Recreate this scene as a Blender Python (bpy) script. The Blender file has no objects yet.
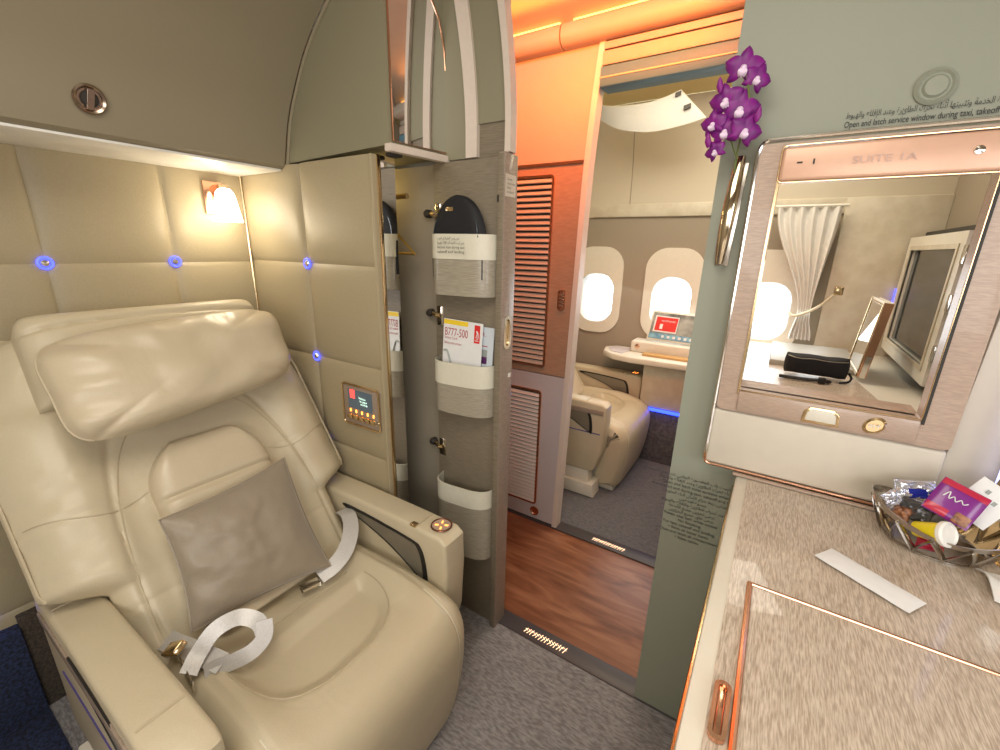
import bpy, bmesh, math, random
from mathutils import Vector, Matrix, noise
random.seed(7)
PI = math.pi
C = bpy.context.scene.collection
sc = bpy.context.scene

# ------------------------------------------------------------------ camera, world, lights, exposure
def make_camera():
    yaw, pit, rol = math.radians(32.3), math.radians(16.45), math.radians(1.29)
    f = Vector((-math.sin(yaw)*math.cos(pit), math.cos(yaw)*math.cos(pit), -math.sin(pit)))
    rt = Vector((math.cos(yaw), math.sin(yaw), 0)); up = rt.cross(f)
    x = math.cos(rol)*rt + math.sin(rol)*up; u = -math.sin(rol)*rt + math.cos(rol)*up
    cd = bpy.data.cameras.new('camera'); cam = bpy.data.objects.new('camera', cd); C.objects.link(cam)
    M = Matrix(((x.x, u.x, -f.x, 0), (x.y, u.y, -f.y, 0), (x.z, u.z, -f.z, 1.5), (0, 0, 0, 1)))
    cam.matrix_world = M
    cd.sensor_fit = 'HORIZONTAL'; cd.sensor_width = 36; cd.lens = 430/1000*36; cd.clip_start = .02; cd.clip_end = 100
    sc.camera = cam
make_camera()
w = bpy.data.worlds.new('sky'); sc.world = w; w.use_nodes = True
w.node_tree.nodes['Background'].inputs[0].default_value = (.80, .92, 1.0, 1)
w.node_tree.nodes['Background'].inputs[1].default_value = 4.5
sc.view_settings.view_transform = 'Standard'; sc.view_settings.look = 'None'
sc.view_settings.exposure = 0.25; sc.view_settings.gamma = 1; sc.view_settings.use_curve_mapping = False

def area(name, loc, target, sx, sy, power, col, spread=180):
    ld = bpy.data.lights.new(name, 'AREA'); ld.shape = 'RECTANGLE'; ld.size = sx; ld.size_y = sy
    ld.energy = power; ld.color = col; ld.spread = math.radians(spread)
    o = bpy.data.objects.new(name, ld); C.objects.link(o); o.location = loc
    o.rotation_euler = (Vector(target)-Vector(loc)).to_track_quat('-Z', 'Y').to_euler()
    return o
def point(name, loc, r, power, col):
    ld = bpy.data.lights.new(name, 'POINT'); ld.shadow_soft_size = r; ld.energy = power; ld.color = col
    o = bpy.data.objects.new(name, ld); C.objects.link(o); o.location = loc; return o
area('window_daylight', (.15, -1.05, 1.45), (-.7, .8, .6), 1.6, .7, 17, (1, .97, .93))  # unseen area light added behind the camera to light the seat
area('ceiling_light', (-.35, -.05, 2.32), (-.5, .3, 0), 1.1, .9, 14, (1, .93, .80))  # warm fill added out of view above the camera
area('monitor_side_daylight', (1.15, .0, 1.5), (-.2, 1.0, .9), .5, .7, 7, (.95, .97, 1))  # unseen area light from the monitor side, inside the closed cabin
area('galley_ceiling_light_warm', (-.75, 1.45, 2.33), (-.95, 1.93, 2.12), 1.1, .12, 10, (1, .185, .008), 120)
area('galley_cove_light', (-.6, 1.80, 2.405), (-.6, 1.72, 2.6), 1.8, .08, 2.2, (1, .33, .05))
area('far_ceiling_wash', (-.6, 2.75, 2.36), (-.6, 2.6, 2.6), 1.2, .1, 4, (1, .74, .12))
area('galley_side_light', (.9, 1.62, 1.7), (-1, 1.6, 1.0), .5, .9, 3, (1, .72, .62))
area('far_suite_ceiling_light', (-.45, 2.55, 2.4), (-.5, 2.7, 0), 1.5, .5, 16, (1, .93, .79))
area('far_suite_daylight', (-.35, 3.2, 1.25), (-.5, 2.2, .6), 1.3, .5, 4, (.9, .96, 1))

# ------------------------------------------------------------------ materials
def mat(name, col, rough=.5, metal=0, bump=None, bscale=60, bstr=.1, tint=None, emit=None, estr=1, coat=0, stretch=None, sheen=0, alpha=1, trans=0, detail=3):
    m = bpy.data.materials.new(name); m.use_nodes = True
    nt = m.node_tree; b = nt.nodes['Principled BSDF']
    b.inputs['Base Color'].default_value = (*col, 1); b.inputs['Roughness'].default_value = rough
    b.inputs['Metallic'].default_value = metal; b.inputs['Coat Weight'].default_value = coat
    b.inputs['Sheen Weight'].default_value = sheen; b.inputs['Transmission Weight'].default_value = trans
    if alpha < 1: b.inputs['Alpha'].default_value = alpha
    if emit: b.inputs['Emission Color'].default_value = (*emit, 1); b.inputs['Emission Strength'].default_value = estr
    tc = nt.nodes.new('ShaderNodeTexCoord'); mp = nt.nodes.new('ShaderNodeMapping')
    nt.links.new(tc.outputs['Object'], mp.inputs[0])
    if stretch: mp.inputs['Scale'].default_value = stretch
    n = nt.nodes.new('ShaderNodeTexNoise'); n.inputs['Scale'].default_value = bscale; n.inputs['Detail'].default_value = detail
    nt.links.new(mp.outputs[0], n.inputs[0])
    if tint is None: tint = tuple(c*.97 for c in col)
    r = nt.nodes.new('ShaderNodeValToRGB'); r.color_ramp.elements[0].color = (*tint, 1); r.color_ramp.elements[1].color = (*col, 1)
    r.color_ramp.elements[0].position = .35; r.color_ramp.elements[1].position = .65
    nt.links.new(n.outputs[0], r.inputs[0]); nt.links.new(r.outputs[0], b.inputs['Base Color'])
    if bump:
        bp = nt.nodes.new('ShaderNodeBump'); bp.inputs['Strength'].default_value = bstr; bp.inputs['Distance'].default_value = bump
        nt.links.new(n.outputs[0], bp.inputs['Height']); nt.links.new(bp.outputs[0], b.inputs['Normal'])
    return m
def leather(name, col, rough=.38):
    m = mat(name, col, rough, bump=.0006, bscale=420, bstr=.5, tint=tuple(c*.95 for c in col))
    nt = m.node_tree; b = nt.nodes['Principled BSDF']; b.inputs['Specular IOR Level'].default_value = .55
    # soft wrinkles in the hide
    tc = nt.nodes.new('ShaderNodeTexCoord'); n = nt.nodes.new('ShaderNodeTexNoise'); n.inputs['Scale'].default_value = 9
    n.inputs['Detail'].default_value = 2; n.inputs['Distortion'].default_value = .8
    nt.links.new(tc.outputs['Object'], n.inputs[0])
    bp = nt.nodes.new('ShaderNodeBump'); bp.inputs['Strength'].default_value = .35; bp.inputs['Distance'].default_value = .012
    nt.links.new(n.outputs[0], bp.inputs['Height'])
    old = [x for x in nt.nodes if x.type == 'BUMP' and x != bp][0]
    nt.links.new(bp.outputs[0], old.inputs['Normal'])
    return m
M = {}
M['cream'] = leather('cream_leather', (.59, .51, .36), .36)
M['cream_soft'] = leather('cream_soft_leather', (.59, .50, .355), .31)
M['piping'] = mat('cream_piping', (.50, .42, .29), .45)
M['welt'] = mat('light_cream_welt', (.74, .68, .54), .4)
M['padding'] = mat('padded_wall_vinyl', (.40, .335, .215), .42, bump=.0006, bscale=300, bstr=.5, tint=(.37, .31, .20))
M['bin'] = mat('bin_laminate', (.285, .245, .165), .50, bump=.0003, bscale=500, bstr=.5)
M['bin2'] = mat('cabinet_laminate', (.26, .24, .16), .5, bump=.0003, bscale=500, bstr=.5)
M['bin_under'] = mat('bin_underside_panel', (.90, .89, .85), .35, bscale=9, tint=(.80, .79, .75))
M['partition'] = mat('partition_green_grey', (.31, .325, .26), .5, bump=.0002, bscale=600, bstr=.4, tint=(.30, .315, .25))
M['partition_white'] = mat('partition_off_white', (.66, .60, .50), .42, bscale=30)
M['ivory'] = mat('ivory_plastic', (.74, .70, .60), .35, bscale=30)
M['white'] = mat('white_plastic', (.80, .78, .74), .4)
M['far_wall'] = mat('far_sidewall_cream', (.64, .58, .46), .55, bscale=14, tint=(.56, .49, .37))
M['far_fabric'] = mat('far_wall_fabric', (.33, .275, .205), .8, bump=.001, bscale=250, bstr=.5)
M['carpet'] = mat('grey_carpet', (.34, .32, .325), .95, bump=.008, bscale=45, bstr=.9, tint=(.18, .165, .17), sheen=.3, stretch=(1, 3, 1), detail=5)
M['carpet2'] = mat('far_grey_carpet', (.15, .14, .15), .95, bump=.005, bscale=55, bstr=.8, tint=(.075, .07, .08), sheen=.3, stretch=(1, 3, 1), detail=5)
M['sill'] = mat('threshold_plate', (.075, .065, .07), .38, metal=.1)
M['wood_ply'] = mat('brushed_veneer', (.30, .245, .18), .4, bscale=28, stretch=(1, 6, 30), tint=(.20, .16, .115), coat=.2)
M['bezel'] = mat('brushed_rose_veneer', (.50, .37, .29), .36, bscale=20, stretch=(3, 3, 26), tint=(.41, .30, .235), coat=.25)
M['bezel_v'] = mat('brushed_post_veneer', (.36, .28, .22), .4, bscale=20, stretch=(3, 3, 26), tint=(.26, .20, .155), coat=.2)
M['counter'] = mat('brushed_counter_laminate', (.62, .52, .42), .36, bscale=34, stretch=(16, 1.5, 8), tint=(.36, .28, .21), coat=.35, detail=4)
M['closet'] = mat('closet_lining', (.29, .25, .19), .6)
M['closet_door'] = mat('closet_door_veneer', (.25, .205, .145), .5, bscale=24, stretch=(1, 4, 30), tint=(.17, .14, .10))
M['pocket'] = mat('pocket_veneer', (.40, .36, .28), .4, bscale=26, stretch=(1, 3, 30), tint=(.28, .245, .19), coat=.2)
M['lip'] = mat('pocket_leather_lip', (.70, .67, .55), .4)
M['mirror'] = mat('mirror', (.92, .92, .92), .02, metal=1, tint=(.92, .92, .92))
M['chrome'] = mat('chrome', (.80, .77, .72), .12, metal=1, tint=(.78, .75, .70))
M['gold'] = mat('polished_gold', (.72, .55, .32), .2, metal=1)
M['vasemetal'] = mat('warm_polished_metal', (.68, .58, .42), .10, metal=1)
M['bronze'] = mat('bronze_metal', (.42, .33, .27), .22, metal=1)
M['pewter'] = mat('pewter_metal', (.50, .46, .41), .22, metal=1)
M['copper'] = mat('rose_gold', (.80, .45, .30), .18, metal=1)
M['black'] = mat('black_plastic', (.012, .011, .012), .35)
M['dark'] = mat('dark_recess', (.03, .025, .02), .6)
M['bag'] = mat('black_fabric_bag', (.006, .006, .009), .7, bump=.002, bscale=200, bstr=.4)
M['screen'] = mat('dark_screen', (.03, .04, .045), .08)
M['panel_screen'] = mat('lit_dark_screen', (.02, .025, .03), .2, emit=(.07, .09, .10), estr=.8)
M['paper'] = mat('white_paper', (.80, .80, .80), .5)
M['paper2'] = mat('pale_blue_paper', (.62, .68, .74), .5)
M['red'] = mat('red_ink', (.70, .03, .025), .4)
M['darkred'] = mat('dark_red_ink', (.45, .06, .08), .5)
M['yellow'] = mat('yellow_print', (.88, .62, .03), .5)
M['ink'] = mat('dark_ink', (.03, .035, .035), .5)
M['greyink'] = mat('grey_ink', (.33, .36, .34), .5)
M['ghost'] = mat('faint_silver_letters', (.62, .42, .36), .4)
M['taupe'] = mat('taupe_pillow_cloth', (.30, .245, .18), .42, bump=.002, bscale=180, bstr=.25, sheen=.4)
M['belt'] = mat('silver_belt_webbing', (.62, .60, .58), .30, bump=.0008, bscale=300, bstr=.5, tint=(.54, .52, .50), metal=.15)
M['blue'] = mat('blue_led', (.05, .05, .9), .3, emit=(.05, .07, 1), estr=3.2)
M['bluestrip'] = mat('blue_led_strip', (.05, .05, .9), .3, emit=(.02, .05, 1), estr=5)
M['amber'] = mat('amber_lamp', (1, .4, .1), .3, emit=(1, .28, .04), estr=4)
M['redlamp'] = mat('red_backlit', (1, .1, .1), .3, emit=(1, .05, .04), estr=1.6)
M['greenlit'] = mat('white_backlit_text', (.8, 1, .9), .3, emit=(.6, 1, .8), estr=1.3)
M['shade'] = mat('lit_lamp_shade', (1, .95, .85), .4, emit=(1, .88, .70), estr=9)
M['cove'] = mat('cove_lamp', (1, .7, .3), .4, emit=(1, .45, .09), estr=3)
M['grille'] = mat('louvre_slats', (.60, .47, .38), .4)
M['louvre_panel'] = mat('brown_laminate', (.44, .26, .165), .42, bscale=30, stretch=(1, 2, 6), tint=(.38, .22, .14))
M['lilac'] = mat('grey_lower_panel', (.56, .51, .52), .42)
M['slat_pale'] = mat('pale_louvre_slats', (.74, .66, .62), .4)
M['upper_white'] = mat('aisle_pale_panel', (.48, .38, .28), .5, bscale=20, tint=(.47, .37, .27))
M['aisle_trim'] = mat('aisle_trim_white', (.70, .60, .52), .4)
M['grey'] = mat('grey_beam', (.42, .41, .36), .45)
M['doorskin'] = mat('pale_door_skin', (.50, .48, .43), .5)
M['beam'] = mat('cool_grey_beam', (.08, .20, .26), .45)  # blue-grey chosen to cancel the orange aisle light falling on the beam
M['curtain'] = mat('cream_curtain', (.80, .78, .73), .8, bump=.001, bscale=300, bstr=.3)
M['cord'] = mat('cream_cord', (.70, .62, .45), .6)
M['petal'] = mat('orchid_purple', (.23, .004, .22), .45, bscale=60, tint=(.13, .003, .15))
M['petal_dark'] = mat('orchid_dark_lip', (.22, .003, .20), .45)
M['petal_white'] = mat('orchid_white_heart', (.85, .68, .88), .5)
M['stem'] = mat('orchid_stem', (.13, .17, .05), .5)
M['purple'] = mat('purple_foil', (.20, .015, .22), .3, coat=.3)
M['crimson'] = mat('crimson_foil', (.50, .02, .06), .3, coat=.3)
M['bluefoil'] = mat('blue_foil', (.03, .05, .50), .22, metal=.4)
M['silverfoil'] = mat('silver_foil', (.75, .78, .90), .2, metal=.75, bump=.004, bscale=60, bstr=.8)
M['darkfoil'] = mat('dark_foil', (.05, .05, .05), .2, coat=.4, bump=.004, bscale=50, bstr=.6)
M['yellowfoil'] = mat('yellow_tub', (.85, .68, .02), .35)
M['nuts'] = mat('brown_nuts_print', (.40, .17, .07), .4, bscale=120, tint=(.12, .04, .02))
M['frost'] = mat('translucent_tissue', (.80, .78, .75), .5)
M['glass'] = mat('window_pane', (1, 1, 1), .02, trans=1, tint=(1, 1, 1))
M['hanger'] = mat('brass_hanger', (.62, .40, .10), .3, metal=.8)
def wood():
    m = bpy.data.materials.new('galley_wood_floor'); m.use_nodes = True; nt = m.node_tree; b = nt.nodes['Principled BSDF']
    tc = nt.nodes.new('ShaderNodeTexCoord'); mp = nt.nodes.new('ShaderNodeMapping'); mp.inputs['Scale'].default_value = (1.6, 9, 1)
    n = nt.nodes.new('ShaderNodeTexNoise'); n.inputs['Scale'].default_value = 1.7; n.inputs['Detail'].default_value = 4; n.inputs['Distortion'].default_value = 1.2
    r = nt.nodes.new('ShaderNodeValToRGB'); e = r.color_ramp.elements
    e[0].position = .30; e[0].color = (.15, .05, .022, 1); e[1].position = .72; e[1].color = (.40, .18, .095, 1)
    a = r.color_ramp.elements.new(.5); a.color = (.27, .10, .048, 1)
    nt.links.new(tc.outputs['Object'], mp.inputs[0]); nt.links.new(mp.outputs[0], n.inputs[0]); nt.links.new(n.outputs[0], r.inputs[0]); nt.links.new(r.outputs[0], b.inputs['Base Color'])
    b.inputs['Roughness'].default_value = .28
    return m
M['wood'] = wood()
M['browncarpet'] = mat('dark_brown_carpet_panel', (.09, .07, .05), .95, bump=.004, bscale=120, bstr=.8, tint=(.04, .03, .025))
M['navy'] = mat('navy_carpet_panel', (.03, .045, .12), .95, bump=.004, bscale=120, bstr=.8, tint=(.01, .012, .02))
def tree_motif():   # pale sidewall with the faint darker tree-crown print
    m = M['far_wall'].copy(); m.name = 'far_wall_tree_print'; nt = m.node_tree; b = nt.nodes['Principled BSDF']
    tc = nt.nodes.new('ShaderNodeTexCoord')
    mp = nt.nodes.new('ShaderNodeMapping'); mp.inputs['Location'].default_value = (.66, 0, -2.04); mp.inputs['Scale'].default_value = (1, 0, 1.25); mp.vector_type = 'POINT'
    g = nt.nodes.new('ShaderNodeVectorMath'); g.operation = 'LENGTH'
    n = nt.nodes.new('ShaderNodeTexNoise'); n.inputs['Scale'].default_value = 16; n.inputs['Detail'].default_value = 4
    mu = nt.nodes.new('ShaderNodeMath'); mu.operation = 'MULTIPLY_ADD'; mu.inputs[1].default_value = .22
    r = nt.nodes.new('ShaderNodeValToRGB'); r.color_ramp.elements[0].position = .34; r.color_ramp.elements[1].position = .35
    r.color_ramp.elements[0].color = (.46, .39, .285, 1); r.color_ramp.elements[1].color = (.60, .53, .41, 1)
    nt.links.new(tc.outputs['Object'], mp.inputs[0]); nt.links.new(mp.outputs[0], g.inputs[0]); nt.links.new(tc.outputs['Object'], n.inputs[0])
    nt.links.new(n.outputs[0], mu.inputs[0]); nt.links.new(g.outputs['Value'], mu.inputs[2]); nt.links.new(mu.outputs[0], r.inputs[0])
    nt.links.new(r.outputs[0], b.inputs['Base Color'])
    return m
M['tree_print'] = tree_motif()

# ------------------------------------------------------------------ mesh helpers (all shapes are given in place coordinates)
ORG = {}
class MB:
    def __init__(s): s.v = []; s.f = []; s.m = []
    def add(s, vs, fs, mi=0):
        k = len(s.v); s.v += [Vector(p) for p in vs]; s.f += [tuple(i+k for i in f) for f in fs]; s.m += [mi]*len(fs); return s
    def frombm(s, bm, mi=0):
        bm.verts.index_update(); s.add([v.co.copy() for v in bm.verts], [[v.index for v in f.verts] for f in bm.faces], mi); bm.free(); return s
    def box(s, x0, x1, y0, y1, z0, z1, r=0, seg=2, mi=0):
        bm = bmesh.new(); bmesh.ops.create_cube(bm, size=1)
        for v in bm.verts: v.co = Vector(((x0+x1)/2+v.co.x*(x1-x0), (y0+y1)/2+v.co.y*(y1-y0), (z0+z1)/2+v.co.z*(z1-z0)))
        if r: bmesh.ops.bevel(bm, geom=list(bm.edges), offset=r, segments=seg, profile=.5, affect='EDGES')
        return s.frombm(bm, mi)
    def obox(s, c, ax, ay, az, r=0, seg=2, mi=0):     # oriented box: centre, three half-axes
        bm = bmesh.new(); bmesh.ops.create_cube(bm, size=2)
        c, ax, ay, az = map(Vector, (c, ax, ay, az))
        for v in bm.verts: v.co = c+ax*v.co.x+ay*v.co.y+az*v.co.z
        if r: bmesh.ops.bevel(bm, geom=list(bm.edges), offset=r, segments=seg, profile=.5, affect='EDGES')
        return s.frombm(bm, mi)
    def prism(s, pts, d, r=0, seg=2, mi=0):           # polygon (3D points) pushed along vector d
        bm = bmesh.new(); d = Vector(d); a = [bm.verts.new(p) for p in pts]; b = [bm.verts.new(Vector(p)+d) for p in pts]
        n = len(pts); bm.faces.new(a[::-1]); bm.faces.new(b)
        for i in range(n): bm.faces.new((a[i], a[(i+1) % n], b[(i+1) % n], b[i]))
        bmesh.ops.recalc_face_normals(bm, faces=bm.faces)
        if r:
            ed = [e for e in bm.edges if not (e.verts[0] in a) ^ (e.verts[1] in a)]
            bmesh.ops.bevel(bm, geom=ed, offset=r, segments=seg, profile=.5, affect='EDGES')
        return s.frombm(bm, mi)
    def tube(s, pts, r, n=10, closed=False, mi=0, rs=None, flat=1):
        pts = [Vector(p) for p in pts]; N = len(pts); vs = []; up = None
        for i, p in enumerate(pts):
            a = pts[(i-1) % N] if closed or i else p; b = pts[(i+1) % N] if closed or i < N-1 else p
            t = (b-a).normalized()
            if up is None: up = t.orthogonal().normalized()
            up = (up-t*up.dot(t)).normalized(); sd = t.cross(up); rr = rs[i] if rs else r
            for k in range(n): vs.append(p+up*rr*math.cos(2*PI*k/n)+sd*rr*flat*math.sin(2*PI*k/n))
        fs = []
        for i in range(N if closed else N-1):
            j = (i+1) % N
            for k in range(n): fs.append((i*n+k, i*n+(k+1) % n, j*n+(k+1) % n, j*n+k))
        if not closed: fs += [tuple(range(n))[::-1], tuple((N-1)*n+k for k in range(n))]
        return s.add(vs, fs, mi)
    def lathe(s, c, prof, ax=(0, 0, 1), n=32, mi=0, sx=1, sy=1):   # prof: (radius, height) pairs
        ax = Vector(ax).normalized(); u = ax.orthogonal().normalized(); 
        if abs(ax.z) > .9: u = Vector((1, 0, 0))
        w_ = ax.cross(u); c = Vector(c); vs = []
        for r, h in prof:
            for k in range(n): vs.append(c+ax*h+u*r*sx*math.cos(2*PI*k/n)+w_*r*sy*math.sin(2*PI*k/n))
        fs = []
        for i in range(len(prof)-1):
            for k in range(n): fs.append((i*n+k, i*n+(k+1) % n, (i+1)*n+(k+1) % n, (i+1)*n+k))
        fs += [tuple(range(n))[::-1], tuple((len(prof)-1)*n+k for k in range(n))]
        return s.add(vs, fs, mi)
    def grid(s, fn, nu, nv, mi=0, cu=False):
        vs = [fn(i/nu, j/nv) for j in range(nv+1) for i in range(nu+1)]; W = nu+1
        return s.add(vs, [(j*W+i, j*W+i+1, (j+1)*W+i+1, (j+1)*W+i) for j in range(nv) for i in range(nu)], mi)
    def slab(s, fn, nu, nv, mi=0):                    # fn(a,b,side) closed two-sided sheet, side=+1/-1
        W = nu+1; K = W*(nv+1)
        vs = [fn(i/nu*2-1, j/nv*2-1, sd) for sd in (1, -1) for j in range(nv+1) for i in range(nu+1)]
        fs = []
        for j in range(nv):
            for i in range(nu):
                q = (j*W+i, j*W+i+1, (j+1)*W+i+1, (j+1)*W+i); fs.append(q); fs.append(tuple(x+K for x in q[::-1]))
        rim = [i for i in range(W)]+[j*W+nu for j in range(1, nv+1)]+[nv*W+i for i in range(nu-1, -1, -1)]+[j*W for j in range(nv-1, 0, -1)]
        for a, b in zip(rim, rim[1:]+rim[:1]): fs.append((b, a, a+K, b+K))
        return s.add(vs, fs, mi)
    def sweep_frame(s, outer, inner, d, mi=0):        # ring between two equal-length loops, pushed along d
        n = len(outer); d = Vector(d); o = [Vector(p) for p in outer]; i_ = [Vector(p) for p in inner]
        vs = o+i_+[p+d for p in o]+[p+d for p in i_]; fs = []
        for k in range(n):
            j = (k+1) % n
            fs += [(k, j, n+j, n+k), (2*n+k, 3*n+k, 3*n+j, 2*n+j), (k, 2*n+k, 2*n+j, j), (n+k, n+j, 3*n+j, 3*n+k)]
        return s.add(vs, fs, mi)
    def build(s, name, mats, parent=None, label=None, ang=35, fix=True, flat=False):
        if not isinstance(mats, (list, tuple)): mats = [mats]
        mats = [M[x] if isinstance(x, str) else x for x in mats]
        me = bpy.data.meshes.new(name); ob = bpy.data.objects.new(name, me); C.objects.link(ob)
        if parent is not None:
            org = ORG[parent.name]; ob.parent = parent; ORG[ob.name] = org.copy()
        else:
            xs = [p.x for p in s.v]; ys = [p.y for p in s.v]; zs = [p.z for p in s.v]
            org = Vector(((min(xs)+max(xs))/2, (min(ys)+max(ys))/2, min(zs))); ob.location = org; ORG[ob.name] = org
        me.from_pydata([p-org for p in s.v], [], s.f)
        for m_ in mats: me.materials.append(m_)
        for p, mi in zip(me.polygons, s.m): p.material_index = mi
        if fix:
            bm = bmesh.new(); bm.from_mesh(me); bmesh.ops.recalc_face_normals(bm, faces=bm.faces); bm.to_mesh(me); bm.free()
        if not flat:
            for p in me.polygons: p.use_smooth = True
            me.set_sharp_from_angle(angle=math.radians(ang))
        if label: ob['label'] = label
        return ob
def tag(o, label=None, cat=None, group=None, kind=None):
    if label: o['label'] = label
    if cat: o['category'] = cat
    if group: o['group'] = group
    if kind: o['kind'] = kind
    return o
def thing(name, label, cat, loc, group=None, kind=None):
    o = bpy.data.objects.new(name, None); C.objects.link(o); o.location = loc; o.empty_display_size = .05
    ORG[o.name] = Vector(loc); return tag(o, label, cat, group, kind)
def struct(mb, name, mats, label=None, **k):
    return tag(mb.build(name, mats, **k), label, None, None, 'structure')
def dup(root, off, label, group=None, skip=()):
    r = root.copy(); C.objects.link(r); r.location = root.location+Vector(off); r['label'] = label; ORG[r.name] = ORG[root.name]+Vector(off)
    if group: r['group'] = group
    def rec(a, b):
        for ch in list(a.children):
            if ch.name.split('.')[0] in skip: continue
            c = ch.copy(); C.objects.link(c); c.parent = b; rec(ch, c)
    rec(root, r); return r
def text(st, size, pos, right, up, m, name='lettering', parent=None, align='LEFT', width=None, depth=.0006, weight=0):
    cu = bpy.data.curves.new('t', 'FONT'); cu.body = st; cu.size = size; cu.align_x = align; cu.offset = weight
    ob = bpy.data.objects.new('t', cu); C.objects.link(ob); bpy.context.view_layer.update()
    me = bpy.data.meshes.new_from_object(ob.evaluated_get(bpy.context.evaluated_depsgraph_get()))
    vs = [v.co.copy() for v in me.vertices]; fs = [tuple(p.vertices) for p in me.polygons]
    bpy.data.objects.remove(ob)
    R_, U = Vector(right).normalized(), Vector(up).normalized(); N = R_.cross(U).normalized(); P = Vector(pos)
    xs = [v.x for v in vs] or [0]; k = (width/(max(xs)-min(xs))) if width else 1
    mb = MB(); mb.add([P+R_*v.x*k+U*v.y+N*depth for v in vs], fs)
    return mb, (M[m] if isinstance(m, str) else m)
def rrect(w_, h_, r, n=5):                             # rounded rectangle outline (centred), counter-clockwise
    out = []
    for cx, cy, a0 in ((w_/2-r, h_/2-r, 0), (-w_/2+r, h_/2-r, 90), (-w_/2+r, -h_/2+r, 180), (w_/2-r, -h_/2+r, 270)):
        for i in range(n+1):
            a = math.radians(a0+90*i/n); out.append((cx+r*math.cos(a), cy+r*math.sin(a)))
    return out
def sst(x, a, b): t = min(1, max(0, (x-a)/(b-a))); return t*t*(3-2*t)
def catmull(pts, n=8, closed=False):
    pts = [Vector(p) for p in pts]; N = len(pts); out = []
    for i in range(N if closed else N-1):
        g = (lambda k: pts[k % N]) if closed else (lambda k: pts[min(max(k, 0), N-1)])
        p0, p1, p2, p3 = g(i-1), g(i), g(i+1), g(i+2)
        for j in range(n):
            t = j/n; out.append(.5*((2*p1)+(p2-p0)*t+(2*p0-5*p1+4*p2-p3)*t*t+(-p0+3*p1-3*p2+p3)*t**3))
    if not closed: out.append(pts[-1])
    return out
# Arabic: joined presentation forms, laid out right to left
AR = {'ا': (0xFE8D, 2), 'أ': (0xFE83, 2), 'إ': (0xFE87, 2), 'ب': (0xFE8F, 4), 'ة': (0xFE93, 2), 'ت': (0xFE95, 4), 'ث': (0xFE99, 4), 'ج': (0xFE9D, 4), 'ح': (0xFEA1, 4), 'خ': (0xFEA5, 4),
      'د': (0xFEA9, 2), 'ذ': (0xFEAB, 2), 'ر': (0xFEAD, 2), 'ز': (0xFEAF, 2), 'س': (0xFEB1, 4), 'ش': (0xFEB5, 4), 'ص': (0xFEB9, 4), 'ط': (0xFEC1, 4), 'ع': (0xFEC9, 4), 'غ': (0xFECD, 4),
      'ف': (0xFED1, 4), 'ق': (0xFED5, 4), 'ك': (0xFED9, 4), 'ل': (0xFEDD, 4), 'م': (0xFEE1, 4), 'ن': (0xFEE5, 4), 'ه': (0xFEE9, 4), 'و': (0xFEED, 2), 'ي': (0xFEF1, 4), 'ى': (0xFEEF, 2), 'ء': (0xFE80, 1)}
def arab(s_):
    out = ''
    for i, ch in enumerate(s_):
        if ch not in AR: out += ch; continue
        b, t = AR[ch]; prev = i > 0 and s_[i-1] in AR and AR[s_[i-1]][1] == 4
        nxt = i < len(s_)-1 and s_[i+1] in AR and AR[s_[i+1]][1] > 1 and t == 4
        if t == 1: out += chr(b)
        else: out += chr(b+(3 if prev and nxt else 1 if prev else 2 if nxt else 0)) if t == 4 else chr(b+(1 if prev else 0))
    return out[::-1]

# ------------------------------------------------------------------ setting: our suite
struct(MB().box(-1.9, 1.7, -1.25, 1.215, -.06, 0), 'floor', 'carpet', 'grey ribbed carpet of the near suite')
struct(MB().box(-1.95, 1.7, 1.29, 1.92, -.06, -.004), 'floor', 'wood', 'reddish wood galley floor between the two thresholds')
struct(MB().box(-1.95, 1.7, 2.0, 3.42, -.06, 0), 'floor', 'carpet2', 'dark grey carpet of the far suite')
def sill(y0, y1, tx0, tx1, ty, name):
    t = struct(MB().box(-1.94, 1.69, y0, y1, -.06, .004, .002), name, 'sill')
    mb = MB(); random.seed(3)                          # row of small glowing way-marking glyphs, too small to read
    n = 14
    for i in range(n):
        x = tx0+(tx1-tx0)*(i+.5)/n; h = .011+.004*random.random(); q = random.random()*.006-.003
        mb.tube([(x-.005, ty-h, .0055), (x+q, ty, .0055), (x+.004, ty+h, .0055)], .0013, 5)
        mb.tube([(x-.005, ty+h*.6, .0055), (x+.005, ty-q, .0055)], .0012, 5)
    mb.build('marking', 'glyph', t, 'glowing pale orange marking')
M['glyph'] = mat('photoluminescent_marking', (1, .8, .6), .4, emit=(1, .62, .38), estr=1.5)
sill(1.215, 1.29, -.64, -.455, 1.247, 'trim_1'); sill(1.92, 2.0, -.62, -.445, 1.955, 'trim_2')

def padded(name, org, right, up, us, vs, nrm, us_grid, vs_grid, depth=.015):
    """quilted wall: us/vs extents, seam positions"""
    O, R_, U, N = map(Vector, (org, right, up, nrm))
    def h(u, v):
        def d(x, g):
            return min(abs(x-k) for k in g)
        du, dv = d(u, us_grid), d(v, vs_grid)
        f = (1-.9*math.exp(-abs(du)/.020))*(1-.8*math.exp(-abs(dv)/.038))
        g = .0 if min(du, dv) > .004 else -.002
        return depth*f+g
    nu = int((us[1]-us[0])/.007); nv = int((vs[1]-vs[0])/.009)
    mb = MB()
    mb.grid(lambda a, b: O+R_*(us[0]+a*(us[1]-us[0]))+U*(vs[0]+b*(vs[1]-vs[0]))+N*h(us[0]+a*(us[1]-us[0]), vs[0]+b*(vs[1]-vs[0])), nu, nv)
    return mb
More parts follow.
